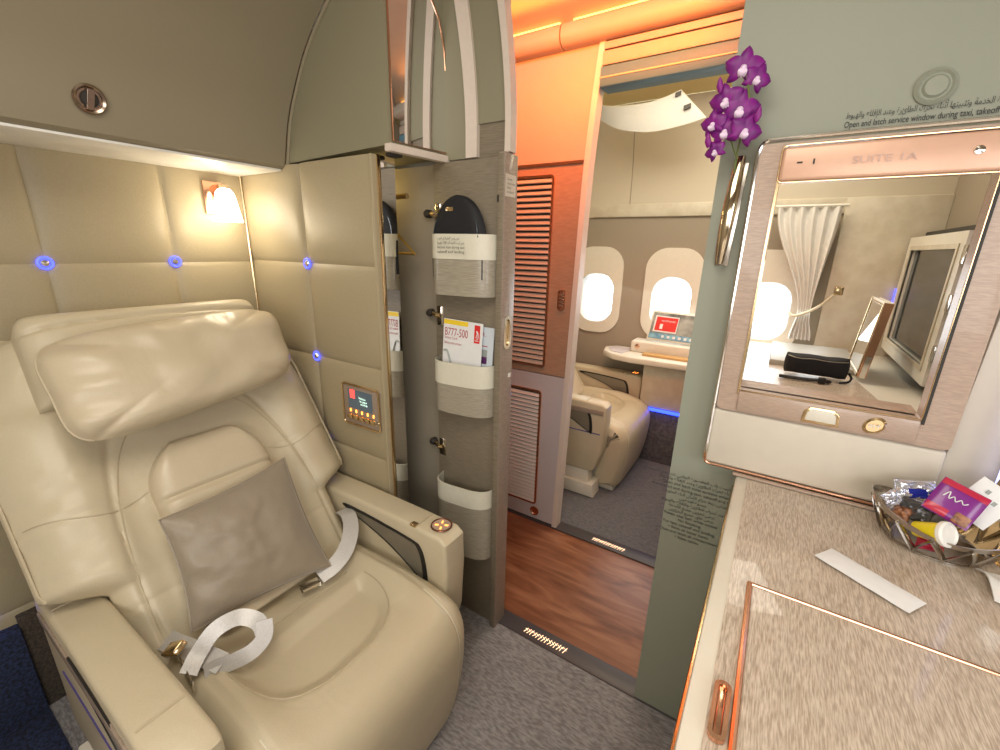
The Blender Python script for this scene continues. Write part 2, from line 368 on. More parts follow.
# left wall (behind the seat): seams every .335 m, LED buttons where seams cross
lw = padded('wall_left', (-1.85, 0, 0), (0, 1, 0), (0, 0, 1), (-1.25, 1.0), (0, 1.75), (1, 0, 0), [-1.295, -.96, -.625, -.29, .045, .381, .716, 1.02], [.03, .38, .73, 1.08, 1.428, 1.78])
lw.box(-1.92, -1.86, -1.25, 1.3, 0, 2.4)
wl = struct(lw, 'wall_left', 'padding', fix=False)
cw = padded('wall_center', (0, 1.0, 0), (1, 0, 0), (0, 0, 1), (-1.85, -1.108), (0, 1.765), (0, -1, 0), [-1.86, -1.478, -1.085], [.03, .38, .73, 1.08, 1.43, 1.80])
cw.box(-1.85, -1.108, 1.002, 1.03, 0, 1.765)
wc = struct(cw, 'wall_center', 'padding', fix=False)
def button(p, n_, par):
    n_ = Vector(n_); b = MB().lathe(p, [(.0, -.004), (.013, -.004), (.013, .004), (.009, .009), (.0, .010)], n_, 24).build('wall_button', 'chrome', par)
    u = n_.orthogonal().normalized(); v = n_.cross(u)
    MB().tube([Vector(p)+n_*.004+(u*math.cos(a)+v*math.sin(a))*.0165 for a in [2*PI*k/28 for k in range(28)]], .0032, 8, True).build('light_ring', 'blue', b, 'glowing blue ring')
for y, z in ((.381, 1.428), (.716, 1.428), (.045, .38), (.045, 1.08), (.381, 1.08), (.716, 1.08), (.381, .73), (.045, .73)): button((-1.847, y, z), (1, 0, 0), wl)
for z in (1.43, 1.08, .73): button((-1.478, .997, z), (0, -1, 0), wc)
MB().box(-1.110, -1.098, .984, 1.008, 0, 1.765, .003).build('edge_welt', 'padding', wc)
MB().box(-1.100, -1.094, 1.004, 1.018, 0, 1.765, .001).build('edge_strip', 'gold', wc, 'brass coloured edge strip')
MB().box(-1.0975, -1.0955, 1.018, 1.078, 0, 1.765).build('mirror_strip', 'mirror', wc, 'narrow mirror strip')
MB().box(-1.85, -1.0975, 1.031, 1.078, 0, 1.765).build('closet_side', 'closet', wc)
struct(MB().tube([(-1.842, .985, .0), (-1.842, .985, 1.75)], .006, 8), 'trim_4', 'gold', 'thin brass strip in the padded corner')

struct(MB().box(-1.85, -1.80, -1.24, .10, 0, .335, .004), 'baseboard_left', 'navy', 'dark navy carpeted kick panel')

struct(MB().box(-1.85, -1.815, .10, .98, 0, .362, .004), 'baseboard_left', 'browncarpet', 'dark brown carpeted kick panel')  # added panel: its dark brown stands in for shade on the lower wall
struct(MB().box(-1.80, -1.52, -1.2, .10, 0.0, .006, .002), 'floor', 'navy', 'dark navy carpet beside the seat')  # added mat: navy carpet tone that also carries the floor's shade
# overhead bin along the left wall
prof = [(-1.86, 1.752), (-1.56, 1.752), (-1.545, 1.762), (-1.505, 1.888), (-1.45, 1.985), (-1.367, 2.092), (-1.236, 2.20), (-1.08, 2.29), (-.9, 2.36), (-1.0, 2.42), (-1.86, 2.42)]
sm = catmull([(x, 0, z) for x, z in prof[2:9]], 6)
pp = [(-1.86, -1.24, 1.752), (-1.56, -1.24, 1.752)]+[(p.x, -1.24, p.z) for p in sm]+[(-1.0, -1.24, 2.42), (-1.86, -1.24, 2.42)]
bn = thing('overhead_bin', 'long curved taupe overhead bin above the padded wall behind the seat', 'overhead bin', (-1.7, -.1, 1.752))
MB().prism(pp, (0, 2.23, 0)).build('bin_body', 'bin', bn, ang=25)
MB().box(-1.845, -1.56, -1.2, .985, 1.744, 1.752, .003).build('light_panel', 'bin_under', bn, 'glossy whitish underside panel')
vn = Vector((.93, 0, .33)).normalized()*1; vn = Vector((.945, 0, -.327)).normalized()
vp = Vector((-1.519, .470, 1.832)); vn = Vector((.95, 0, -.31)).normalized()
v_ = MB().lathe(vp, [(0, -.004), (.031, -.004), (.034, .003), (.030, .008), (.025, .005), (.024, .001), (0, .001)], vn, 32).build('air_vent', 'bronze', bn, 'round chrome air nozzle')
MB().lathe(vp+vn*.002, [(0, 0), (.019, 0), (.017, .004), (0, .006)], vn, 24).build('nozzle', 'dark', v_)
t1 = vn.orthogonal().normalized(); t2 = vn.cross(t1); q = (t1*.8+t2*.6)
MB().obox(vp+vn*.008, q*.021, vn.cross(q)*.006, vn*.002, .001).build('nozzle_blade', 'bronze', v_)

# corner cabinet with the mirror
cc = thing('corner_cabinet', 'olive grey upper cabinet with a mirror on its side above the closet', 'cabinet', (-1.3, 1.1, 1.77))
cpts = [(-1.545, 1.0, 1.77), (-1.034, 1.0, 1.785), (-1.034, 1.0, 2.0), (-1.034, 1.0, 2.42)]+[(p.x-.004, 1.0, p.z) for p in sm[::-1] if p.z < 2.28 and p.x < -1.17]
front = cpts
mb = MB(); bmq = bmesh.new()
a = [bmq.verts.new(p) for p in front]
b = [bmq.verts.new((p[0]+(.036 if p[0] > -1.2 and p[2] < 2.5 else 0), 1.24, p[2])) for p in front]
bmq.faces.new(a); bmq.faces.new(b[::-1])
for i in range(len(a)): bmq.faces.new((a[i], b[i], b[(i+1) % len(a)], a[(i+1) % len(a)]))
mb.frombm(bmq); mb.build('cabinet_body', 'bin2', cc)
MB().tube([(p.x+.004, .998, p.z) for p in sm if p.x < -1.1], .006, 8).build('seam_strip', 'bin', cc)
def mirp(y, z): return Vector((-1.034+.036*(y-1.0)/.24+.004, y, z))
edge = [mirp(y, z) for y, z in [(1.010, 1.795), (1.221, 1.795), (1.222, 1.97), (1.214, 2.08), (1.195, 2.155), (1.165, 2.20), (1.12, 2.235), (1.06, 2.255), (1.010, 2.265)]]
MB().add(edge, [tuple(range(len(edge)))]).build('mirror', 'mirror', cc, 'tall mirror pane edged in rose gold', fix=False, flat=True)
MB().tube(edge, .0032, 6, True).build('mirror_edge', 'copper', cc)
MB().prism([(-1.045, .992, 1.765), (-1.02, .992, 1.765), (-.984, 1.245, 1.765), (-1.01, 1.245, 1.765)], (0, 0, .022), .003).build('cabinet_lip', 'aisle_trim', cc)
MB().box(-1.075, -1.04, 1.02, 1.06, 1.758, 1.77, .004).build('latch', 'dark', cc)

# closet
struct(MB().box(-1.0, -.760, 1.222, 1.235, 1.768, 1.868), 'trim_17', 'closet_door')
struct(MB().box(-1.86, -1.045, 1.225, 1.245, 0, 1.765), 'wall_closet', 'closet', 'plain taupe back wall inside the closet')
tag(MB().tube([(-1.84, 1.135, 1.66), (-1.10, 1.135, 1.66)], .009, 10).build('clothes_rail', 'gold'), 'brass clothes rail inside the dim closet behind the mirror strip', 'rail')
hg = thing('clothes_hanger', 'brass coloured hanger hanging on the rail inside the closet', 'hanger', (-1.18, 1.14, 1.45))
MB().tube(catmull([(-1.18, 1.125, 1.665), (-1.18, 1.14, 1.675), (-1.18, 1.155, 1.66), (-1.18, 1.145, 1.62), (-1.18, 1.14, 1.56)], 6), .003, 8).build('hook', 'hanger', hg)
MB().tube([(-1.28, 1.14, 1.475), (-1.18, 1.14, 1.555), (-1.08, 1.14, 1.475)], .006, 8, True).build('shoulder_bar', 'hanger', hg)
point('closet_lamp', (-1.38, 1.13, 1.70), .03, .9, (1, .72, .25))

# closet door folded flat against the partition, with three pockets
cd = thing('closet_door', 'open closet door with three curved storage pockets in brushed veneer', 'closet door', (-.92, 1.225, 0))
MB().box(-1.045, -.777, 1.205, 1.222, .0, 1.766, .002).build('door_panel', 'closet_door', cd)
def pocket(zt, zl, zb, tilt, label):
    # bowed front: plan curve from left edge out and back to the right edge
    def plan(t, ins=0):
        x = -1.022+(.247)*t; y = 1.205-(.085-ins)*(max(0, 1-abs(2*t-1)**4))**.5*(1-.30*t)
        return x, y
    def fr(z0, z1, ins): return lambda a, b: Vector((*plan(a, ins), z0+b*(z1-z0)))
    def frame(z0, z1, k):
        m_ = MB(); n = 28
        o = [plan(i/n, 0) for i in range(n+1)]; i_ = [plan(i/n, .004) for i in range(n+1)]
        vs = [(x, y-k, z0) for x, y in o]+[(x, y-k, z1) for x, y in o]+[(x, y, z1) for x, y in i_]+[(x, y, z0) for x, y in i_]; W = n+1; f = []
        for i in range(n):
            for r_ in range(4): f.append((r_*W+i, r_*W+i+1, ((r_+1) % 4)*W+i+1, ((r_+1) % 4)*W+i))
        f += [(0, W, 2*W, 3*W), (n, 3*W+n, 2*W+n, W+n)]
        return m_.add(vs, f)
    p = frame(zb, zl+.002, 0).build('pocket', 'pocket', cd, label)
    frame(zl, zt, .003).build('pocket_lip', 'lip', p, 'pale cream lip band')
    n = 28; o = [plan(i/n, .002) for i in range(n+1)]
    MB().prism([(x, y, zb) for x, y in o]+[(-.781, 1.206, zb), (-1.022, 1.206, zb)], (0, 0, .004)).build('pocket_base', 'pocket', p)
    return p
k1 = pocket(1.54, 1.462, 1.345, 0, 'top pocket, holding the black pouch'); pocket(1.112, 1.032, .925, 0, 'middle pocket, holding brochures'); pocket(.63, .555, .33, 0, 'bottom pocket, empty')
for z in (1.605, 1.26, .738):
    h_ = MB().box(-1.035, -1.005, 1.198, 1.206, z-.035, z+.035, .003).build('hinge', 'chrome', cd)
    MB().tube([(-1.02, 1.195, z), (-1.03, 1.19, z), (-1.06, 1.205, z+.003)], .008, 8).build('hinge_arm', 'gold', h_)
    MB().lathe((-1.078, 1.222, z+.004), [(0, -.0), (.014, .0), (.014, .018), (.009, .026), (0, .026)], (0, -1, 0), 16).build('hinge_cup', 'dark', h_)
L4 = [arab('للاستخدام على متن الطائرة فقط'), arab('يرجى إعادتها بعد الرحلة'), 'For your comfort on board', 'Please return after your flight']
for i, st in enumerate([arab('يرجى وضع الحقيبة في الجيب'), arab('يرجى تثبيت الأمتعة أثناء الإقلاع والهبوط'), 'Secure item during taxi', 'takeoff and landing']):
    mb, m_ = text(st, .012, (-.962, 1.1215+.0015*0, 1.523-.014*i), (1, .0, 0), (0, 0, 1), 'ink', width=(.09 if i in (0,) else .11)); mb.build('lettering', m_, k1)
# black pouch in the top pocket
def dome(a, b, sd):
    th = 1-(1-(b+1)/2)**1.9; wv = .113*(1-max(0, (th-.25)/.75)**2.6)**.5 if th > .25 else .113
    wv = max(wv, .002); return Vector((-.908+a*wv, 1.168-sd*.026*((1-abs(a)**4)*(1-max(0, th-.3)**3*2.2))**.5 if 1 else 0, 1.40+th*.258))
pb = thing('zipped_pouch', 'black zipped pouch with rounded top sticking out of the top door pocket', 'pouch', (-.912, 1.178, 1.36))
MB().slab(lambda a, b, sd: dome(a, b, sd), 24, 24).build('pouch_body', 'bag', pb)
MB().tube([dome(a, b, 1)*.0+Vector((-.908+.090*math.cos(t), 1.146+.010*math.sin(t), 1.53+.105*math.sin(t))) for a, b, t in [(0, 0, PI*(i/24)) for i in range(25)]], .0028, 6).build('zip', 'screen', pb)
MB().box(-.945, -.915, 1.146, 1.150, 1.610, 1.622, .001).build('badge', 'gold', pb)
# brochures
R_, U_ = Vector((1, .04, -.03)).normalized(), Vector((.03, .05, 1)).normalized()
def leaflet(name, label, cat, o, w_, h_, m_):
    o = Vector(o); N = R_.cross(U_).normalized(); t = thing(name, label, cat, o)
    MB().obox(o+R_*w_/2+U_*h_/2, R_*w_/2, U_*h_/2, N*.0015, .0008, 1).build('cover', m_, t); return t, o, N
t, o, N = leaflet('brochure', 'white brochure with yellow top strip and dark red title in the middle pocket', 'brochure', (-.992, 1.165, 1.0), .165, .258, 'paper')
def quad(o, x0, x1, z0, z1, d, m_, nm, par, lab=None): 
    MB().obox(o+R_*(x0+x1)/2+U_*(z0+z1)/2+N*d, R_*(x1-x0)/2, U_*(z1-z0)/2, N*.0003).build(nm, m_, par, lab)
quad(o, .002, .105, .240, .256, .002, 'yellow', 'title_strip', t)
mb, m_ = text('B777-500', .04, o+R_*.006+U_*.200+N*.002, R_, U_, 'darkred', width=.098); mb.build('lettering', m_, t)
for z, wd, st in ((.188, .055, 'Safety Card'), (.170, .075, 'Safety instructions')):
    mb, m_ = text(st, .013, o+R_*.006+U_*z+N*.002, R_, U_, 'darkred', width=wd); mb.build('lettering', m_, t)
quad(o, .132, .155, .188, .250, .002, 'red', 'emblem', t, 'red upright emblem box')
mb = MB(); 
mb.tube(catmull([o+N*.003+R_*x+U_*z for x, z in ((.140, .206), (.144, .222), (.141, .230), (.147, .224), (.149, .207), (.143, .203))], 4), .0016, 5); mb.tube([o+N*.003+R_*.137+U_*.197, o+N*.003+R_*.151+U_*.197], .0016, 5)
mb.build('emblem_mark', 'paper', t)
MB().tube(catmull([o+N*.002+R_*x+U_*z for x, z in ((.004, .145), (.02, .147), (.03, .13), (.045, .09), (.06, .06))], 5), .006, 6, flat=.2).build('curved_graphic', 'greyink', t)
t, o, N = leaflet('safety_card', 'pale blue safety card with photo boxes behind the white brochure', 'card', (-.905, 1.183, 1.0), .115, .243, 'paper2')
for z0, z1, m_ in ((.115, .165, 'greyink'), (.115, .14, 'purple'), (.05, .095, 'greyink'), (.176, .179, 'darkred')): quad(o, .055, .092, z0, z1, .002, m_, 'photo_box', t)
mb, m_ = text('E..', .018, o+R_*.07+U_*.212+N*.002, R_, U_, 'darkred'); mb.build('lettering', m_, t)

# jamb post, arch bands
jp = thing('door_post', 'tall veneer door post with chrome latch beside the storage pockets', 'post', (-.775, 1.23, 0))
MB().box(-.770, -.748, 1.185, 1.262, 0, 1.775, .003).build('post_body', 'bezel_v', jp)
MB().box(-.772, -.750, 1.183, 1.187, 0, 1.77, .001).build('post_edge', 'closet_door', jp)
hd = MB().sweep_frame([(-.749, 1.216+x, 1.228+z) for x, z in rrect(.042, .115, .02)], [(-.749, 1.216+x, 1.228+z) for x, z in rrect(.024, .09, .011)], (.007, 0, 0)).build('latch_plate', 'chrome', jp)
MB().box(-.7485, -.7465, 1.203, 1.229, 1.185, 1.27).build('latch_recess', 'gold', hd)
MB().box(-.7485, -.7475, 1.19, 1.25, 1.652, 1.715).build('placard', 'partition_white', jp)
for i, (st, wd) in enumerate((('This door', .03), ('must be locked', .045), ('Slide', .022), ('for take-off', .04))):
    mb, m_ = text(st, .009, (-.7473, 1.197, 1.698-.012*i), (0, 1, 0), (0, 0, 1), 'ink', width=wd); mb.build('lettering', m_, jp)
MB().box(-.7485, -.7473, 1.235, 1.252, 1.065, 1.08).build('small_label', 'white', jp)
MB().box(-.772, -.766, 1.181, 1.184, 1.635, 1.655).build('strike', 'dark', jp)
# arch of the doorway: curved bands continuing upwards into the ceiling
def band(x0, x1, y0, y1, z0, m_, name, lean=.035):
    def f(z): return -lean*max(0, (z-1.85)/.33)**1.7
    zs = [z0+(2.46-z0)*i/16 for i in range(17)]
    pts = [(x0+f(z)*1.1, y0, z) for z in zs]+[(x1+f(z), y0, z) for z in zs[::-1]]
    return struct(MB().prism(pts, (0, y1-y0, 0)), name, m_)
band(-1.01, -.911, 1.215, 1.235, 1.772, 'bin2', 'trim_5'); band(-.911, -.868, 1.207, 1.235, 1.772, 'aisle_trim', 'trim_6')
band(-.869, -.764, 1.216, 1.235, 1.865, 'bin2', 'trim_7'); band(-.764, -.744, 1.205, 1.240, 1.777, 'aisle_trim', 'trim_8')
struct(MB().box(-1.9, -.80, 1.264, 1.28, 0, 2.42), 'wall_closet_back', 'grey')

# right-hand partition with the service opening (hole X -.045....305, Z 1.11..1.72)
pw = MB()
pw.prism([(-.186, 1.22, 0), (-.045, 1.22, 0), (-.045, 1.22, 2.46), (-.163, 1.22, 2.46)], (0, .07, 0))
pw.box(-.045, .308, 1.22, 1.29, 0, 1.165); pw.box(-.045, .308, 1.22, 1.29, 1.725, 2.46)
pw.box(.308, 1.7, 1.22, 1.235, 0, 2.46)
wf = struct(pw, 'wall_front', 'partition', 'grey green partition with the service window')
lowp = MB().box(-.092, .352, 1.184, 1.221, .962, 1.115, .008, 3).build('lower_panel', 'partition_white', wf, 'off-white ledge panel under the window')
MB().prism([(.352, 1.205, .93), (1.6, 1.205, .93), (1.6, 1.205, 1.75), (.372, 1.205, 1.75)], (0, .016, 0), .003).build('side_panel', 'partition_white', wf, 'off-white panel right of the window')
MB().tube(catmull([(-.092, 1.182, 1.0), (-.092, 1.182, .975), (-.088, 1.182, .964), (-.078, 1.182, .960), (-.065, 1.182, .960)], 6)+[Vector((.35, 1.182, .960))], .0035, 8).build('edge_strip', 'copper', wf, 'rose gold strip under the ledge')
def addtext(lines, size, cx, z0, dz, par, align='CENTER', m_='ink', y=1.2185):
    for i, st in enumerate(lines):
        if not st: continue
        mb, mm = text(st, size, (cx, y, z0-dz*i), (1, 0, 0), (0, 0, 1), m_, align=align); mb.build('lettering', mm, par)
mb, m_ = text('Open and latch service window during taxi, takeoff and landing', .0155, (.055, 1.2185, 1.753), (1, 0, 0), (0, 0, 1), 'ink', width=.275, weight=.0001); mb.build('lettering', m_, wf, 'black safety lettering above the window')
mb, m_ = text(arab('يرجى فتح نافذة الخدمة وتثبيتها أثناء تحرك الطائرة وعند الإقلاع والهبوط'), .015, (.055, 1.2185, 1.770), (1, 0, 0), (0, 0, 1), 'ink', width=.275); mb.build('lettering', m_, wf, 'black Arabic lettering above the window')
sign = [arab('يرجى فتح وتثبيت باب المقصورة الجانبي عند عدم الاستخدام'), arab('وأثناء تحرك الطائرة وعند الإقلاع والهبوط'), 'Open and latch suite screens when', 'unoccupied and during taxi, takeoff and landing',
        arab('يرجى ربط حزام الأمان أثناء الجلوس'), arab('ممنوع التدخين'), arab('عند تحرك الطائرة والإقلاع والهبوط'), arab('يرجى تخزين جميع الأمتعة'), arab('يرجى غلق جميع الخزائن'), 'Fasten seat belt while seated', 'No Smoking', 'For taxi, takeoff and landing:', '• Stow all loose items', '• Close and latch all compartments', '• Stow tables']
addtext(sign, .0125, -.105, .878, .0142, wf)
# round cap with teardrop boss
cap = MB().lathe((.182, 1.221, 1.808), [(0, 0), (.031, 0), (.031, .006), (.026, .010), (.022, .006), (.020, .006), (.016, .011), (0, .012)], (0, -1, 0), 40)
cap.build('round_cap', 'partition', wf)

# service window bezel
sw = thing('service_window_frame', 'brushed rose veneer frame with rounded corners around the open service window', 'window frame', (.12, 1.19, 1.06))
oc = [(.1365+x+(.012 if z > 0 else 0)*(1 if x > 0 else .3), 1.178, 1.392+z) for x, z in rrect(.475, .675, .02)]
def loop(x0, x1, z0, z1, r, y): return [((x0+x1)/2+x, y, (z0+z1)/2+z) for x, z in rrect(x1-x0, z1-z0, r)]
O1 = [(p[0], 1.180, p[2]) for p in loop(-.085, .352, 1.118, 1.728, .012, 0)]
MB().sweep_frame(O1, loop(-.042, .296, 1.174, 1.722, .004, 1.180), (0, .042, 0)).build('bezel', 'bezel', sw)
MB().tube([(-.092, 1.180, .99), (-.090, 1.180, 1.2), (-.089, 1.180, 1.5)]+catmull([(-.089, 1.180, 1.68), (-.088, 1.18, 1.715), (-.078, 1.18, 1.732), (-.05, 1.18, 1.735), (.10, 1.18, 1.736), (.35, 1.18, 1.736)], 6), .0045, 8).build('outer_chrome', 'chrome', sw)
tp = MB().box(-.040, .306, 1.172, 1.184, 1.652, 1.716, .006).build('top_panel', 'copper_panel', sw) if 0 else None
M['rosepanel'] = mat('rose_metal_panel', (.74, .46, .33), .35, metal=.2)
tp = MB().box(-.042, .303, 1.172, 1.22, 1.650, 1.718, .007, 3).build('top_panel', 'rosepanel', sw, 'rose metal panel over the opening')
MB().tube([(p[0], 1.172, p[2]) for p in loop(-.044, .305, 1.648, 1.720, .009, 0)], .0016, 6, True).build('panel_edge', 'gold', tp)
mb, m_ = text('SUITE 1A', .019, (.078, 1.1705, 1.677), (1, 0, 0), (0, 0, 1), 'ghost', width=.098); mb.build('lettering', m_, tp, 'faint silver lettering')
MB().lathe((.258, 1.172, 1.686), [(0, 0), (.008, 0), (.007, .003), (0, .004)], (0, -1, 0), 20).build('indicator', 'chrome', tp)
MB().box(-.014, -.004, 1.170, 1.172, 1.684, 1.687).build('slot', 'dark', tp); MB().box(.014, .017, 1.170, 1.172, 1.681, 1.691).build('slot', 'dark', tp)
lp = MB().box(-.040, .296, 1.174, 1.186, 1.122, 1.173, .003).build('lower_rail', 'bezel', sw)
MB().prism([(.13+x, 1.172, 1.145+z) for x, z in [(-.036, -.019), (.036, -.019), (.034, .008), (.022, .020), (-.022, .020), (-.034, .008)]], (0, .008, 0), .002).build('pull_recess', 'gold', lp)
MB().prism([(.13+x, 1.169, 1.145+z) for x, z in [(-.029, -.012), (.029, -.012), (.027, .007), (.018, .015), (-.018, .015), (-.027, .007)]], (0, .006, 0), .002).build('pull_tab', 'ivory', lp)
em = MB().lathe((.225, 1.175, 1.147), [(0, 0), (.022, 0), (.022, .003), (.018, .006), (.016, .004), (0, .004)], (0, -1, 0), 32, sy=.75).build('emblem_button', 'gold', lp)
mb, m_ = text('m+', .016, (.225, 1.1695, 1.142), (1, 0, 0), (0, 0, 1), 'paper', align='CENTER'); mb.build('emblem_mark', m_, em)
# inner reveal strips of the opening
MB().box(-.0445, -.0415, 1.176, 1.295, 1.166, 1.655).build('side_reveal', 'gold', sw); MB().box(.2965, .3015, 1.176, 1.225, 1.166, 1.655).build('side_reveal', 'dark', sw)
MB().box(-.045, .30, 1.21, 1.295, 1.168, 1.174).build('bottom_reveal', 'bezel', sw)
MB().tube([(p[0], 1.178, p[2]) for p in loop(-.041, .296, 1.175, 1.652, .004, 0)], .0014, 6, True).build('inner_edge', 'gold', sw)

# wall vase with orchids
vz = thing('wall_vase', 'slim polished metal wall vase holding purple orchids', 'vase', (-.132, 1.19, 1.47))
def vasep(a, b):
    z = 1.475+.235*a; k = math.sin(PI*(.08+.84*a))**.8; r = .007+.011*k
    th = 2*PI*b; return Vector((-.134+r*.8*math.cos(th)+.012*a, 1.190-(.018*math.sin(PI*a)+r*.55*math.sin(th)), z))
MB().grid(vasep, 24, 20).build('vase_body', 'vasemetal', vz)
MB().prism([(-.146, 1.213, 1.47), (-.116, 1.213, 1.47), (-.106, 1.213, 1.70), (-.136, 1.213, 1.70)], (0, .008, 0), .002).build('vase_bracket', 'pewter', vz)
orc = thing('orchid_spray', 'spray of purple orchids with white hearts standing in the wall vase', 'flowers', (-.13, 1.17, 1.68))
MB().tube(catmull([(-.128, 1.185, 1.60), (-.130, 1.17, 1.72), (-.118, 1.15, 1.78), (-.125, 1.14, 1.83), (-.135, 1.135, 1.86)], 8), .0022, 6).build('stem', 'stem', orc)
MB().tube(catmull([(-.128, 1.17, 1.70), (-.15, 1.15, 1.75), (-.165, 1.14, 1.80)], 8), .0018, 6).build('stem', 'stem', orc)
def flower(c, fwd, rot, s_):
    c = Vector(c); f = Vector(fwd).normalized(); u = f.orthogonal().normalized(); v = f.cross(u)
    if 1:
        r_ = Vector((1, 0, 0)); r_ = (r_-f*r_.dot(f)).normalized(); u = r_; v = f.cross(u)
    mb = MB()
    for k, (ang, ln, wd) in enumerate(((90, 1.0, .62), (18, 1.0, .85), (162, 1.0, .85), (-42, .9, .5), (222, .9, .5))):
        a = math.radians(ang+rot); d = u*math.cos(a)+v*math.sin(a); p = f.cross(d)
        def g(A, B, sd, d=d, p=p, ln=ln, wd=wd):
            t = (A+1)/2; ww = wd*s_*.5*(max(0, math.sin(PI*min(1, t*.93+.07)))**.7); ww = max(ww, .0003)
            return c+d*(t*ln*s_)+p*(B*ww)+f*(s_*(.25*t-.42*t*t)-s_*.18*B*B*t+sd*.0006)
        mb.slab(g, 9, 6)
    fl = mb.build('flower', 'petal', orc)
    mb = MB()
    for ang in (250, 290, 270): 
        a = math.radians(ang+rot); d = u*math.cos(a)+v*math.sin(a); p = f.cross(d)
        mb.slab(lambda A, B, sd: c+f*.004+d*((A+1)/2*.42*s_)+p*(B*.16*s_*math.sin(PI*((A+1)/2*.85+.12)))+f*(s_*.22*math.sin(PI*(A+1)/2)+sd*.0008), 6, 4)
    mb.lathe(c+f*.002, [(0, 0), (.17*s_, 0), (.15*s_, .10*s_), (.05*s_, .2*s_), (0, .2*s_)], f, 10)
    mb.build('flower_heart', 'petal_white', fl, 'white flower heart')
cam_v = Vector((.15, -1, -.25))
for (x, z, rot, s_, dx) in ((-.140, 1.868, -8, .040, .0), (-.112, 1.845, -30, .030, .5), (-.165, 1.812, 15, .036, -.4), (-.135, 1.792, -10, .040, .1), (-.183, 1.768, 10, .030, -.6), (-.158, 1.752, 5, .034, -.2), (-.118, 1.748, -25, .036, .4), (-.172, 1.715, 30, .024, -.5)):
    flower((x, 1.13+.012*random.random(), z), (dx*.6+.1, -1, -.15), rot, s_)
for x, z in ((-.178, 1.84), (-.186, 1.735), (-.100, 1.775)):
    MB().lathe((x, 1.135, z-.014), [(0, 0), (.004, .004), (.007, .014), (.004, .026), (0, .032)], (.1*(1 if x > -.15 else -1), -.1, .9), 10, sy=.6).build('bud', 'petal_dark', orc)

# ------------------------------------------------------------------ vanity counter
vc = thing('vanity_counter', 'large brushed brown counter with pale edge and a rose gold hinged lid', 'counter', (.6, .75, 0))
MB().prism([(-.012, -.1, .925), (1.4, -.1, .925), (1.4, 1.176, .925), (-.012, 1.176, .925)], (0, 0, .024), .006).build('counter_rim', 'ivory', vc, 'pale ivory edge rim')
MB().box(.014, 1.38, -.08, 1.165, .9472, .9502).build('counter_top', 'counter', vc)
MB().box(-.004, 1.4, -.08, 1.176, 0.02, .926, .004).build('counter_body', 'ivory', vc)
MB().box(-.017, -.003, -.09, 1.174, .905, .922, .004).build('edge_bead', 'gold', vc)
ld = MB().box(.050, 1.30, .0, .752, .9503, .9512).build('lid', 'counter', vc)
MB().tube([(.044, .0, .9515), (.044, .757, .9515)], .0045, 8).build('lid_trim', 'copper', ld, 'rose gold trim strip'); MB().tube([(.044, .757, .9515), (1.30, .757, .9515)], .003, 8).build('lid_trim', 'copper', ld, 'rose gold trim strip')
hb = MB().sweep_frame([(.027+x, .487+y, .9515) for x, y in rrect(.020, .085, .0095)], [(.027+x, .487+y, .9515) for x, y in rrect(.010, .072, .0048)], (0, 0, .006)).build('lid_handle', 'copper', vc, 'rose gold oval pull')
MB().box(.0225, .0315, .451, .523, .9503, .9535, .001).build('handle_insert', 'amber_ins', hb) if 0 else MB().box(.0225, .0315, .451, .523, .9503, .9535, .001).build('handle_insert', 'copper', hb)
tag(MB().box(-.02, 1.0, 1.166, 1.178, .951, .956, .001).build('rear_strip', 'bezel', vc), None)

# white sachet
def sach(a, b, sd):
    c = Vector((.217, .885, .955)); u = Vector((.070, -.075, 0)).normalized(); v = Vector((.075, .070, 0)).normalized()
    u = Vector((.11, -.074, 0)).normalized(); v = Vector((.56, .83, 0)).normalized()
    return c+u*a*.073+v*b*.027+Vector((0, 0, sd*.0022*(1-abs(a)**6)*(1-abs(b)**4)+.0003*math.sin(a*9+b*2)))
tag(MB().slab(sach, 28, 8).build('paper_sachet', 'paper', None), 'long slim white paper sachet lying on the counter', 'sachet')

# snack basket
bk = thing('snack_basket', 'oval openwork metal basket full of snacks on the counter', 'basket', (.36, 1.085, .9505))
BX, BY = .344, 1.088
def rimz(th): return 1.008+.028*math.cos(th)**2
def bow(th, t, ins=0):                     # t 0 bottom .. 1 rim
    r = .074+(.112-ins-.074)*t**.8; return Vector((BX+r*math.cos(th)*1.0, BY+r*.86*math.sin(th), .9535+(rimz(th)-.9535)*t))
n = 56
def ringband(t0, t1):
    m_ = MB()
    vs = []; 
    for (t, ins) in ((t0, 0), (t1, 0), (t1, .0035), (t0, .0035)):
        vs += [bow(2*PI*k/n, t, ins) for k in range(n)]
    f = []
    for r_ in range(4):
        for k in range(n): f.append((r_*n+k, r_*n+(k+1) % n, ((r_+1) % 4)*n+(k+1) % n, ((r_+1) % 4)*n+k))
    return m_.add(vs, f)
ringband(.80, 1.0).build('basket_rim', 'pewter', bk)
ringband(.0, .12).build('basket_foot', 'pewter', bk)
mb = MB(); NS = 12
for k in range(NS):
    a0, a1 = 2*PI*k/NS, 2*PI*(k+.5)/NS; a2 = 2*PI*(k+1)/NS
    for A, B in ((a0, a1), (a1, a2)):
        up = A == a0
        pts = [bow(A+(B-A)*t, (.08+.76*t) if up else (.84-.76*t), .0015) for t in [i/8 for i in range(9)]]
        mb.tube(pts, .0065, 6, flat=.35)
mb.build('basket_lattice', 'pewter', bk)
MB().lathe((BX, BY, .951), [(0, 0), (.075, 0), (.075, .003), (0, .003)], n=40, sy=.86).build('basket_floor', 'pewter', bk)
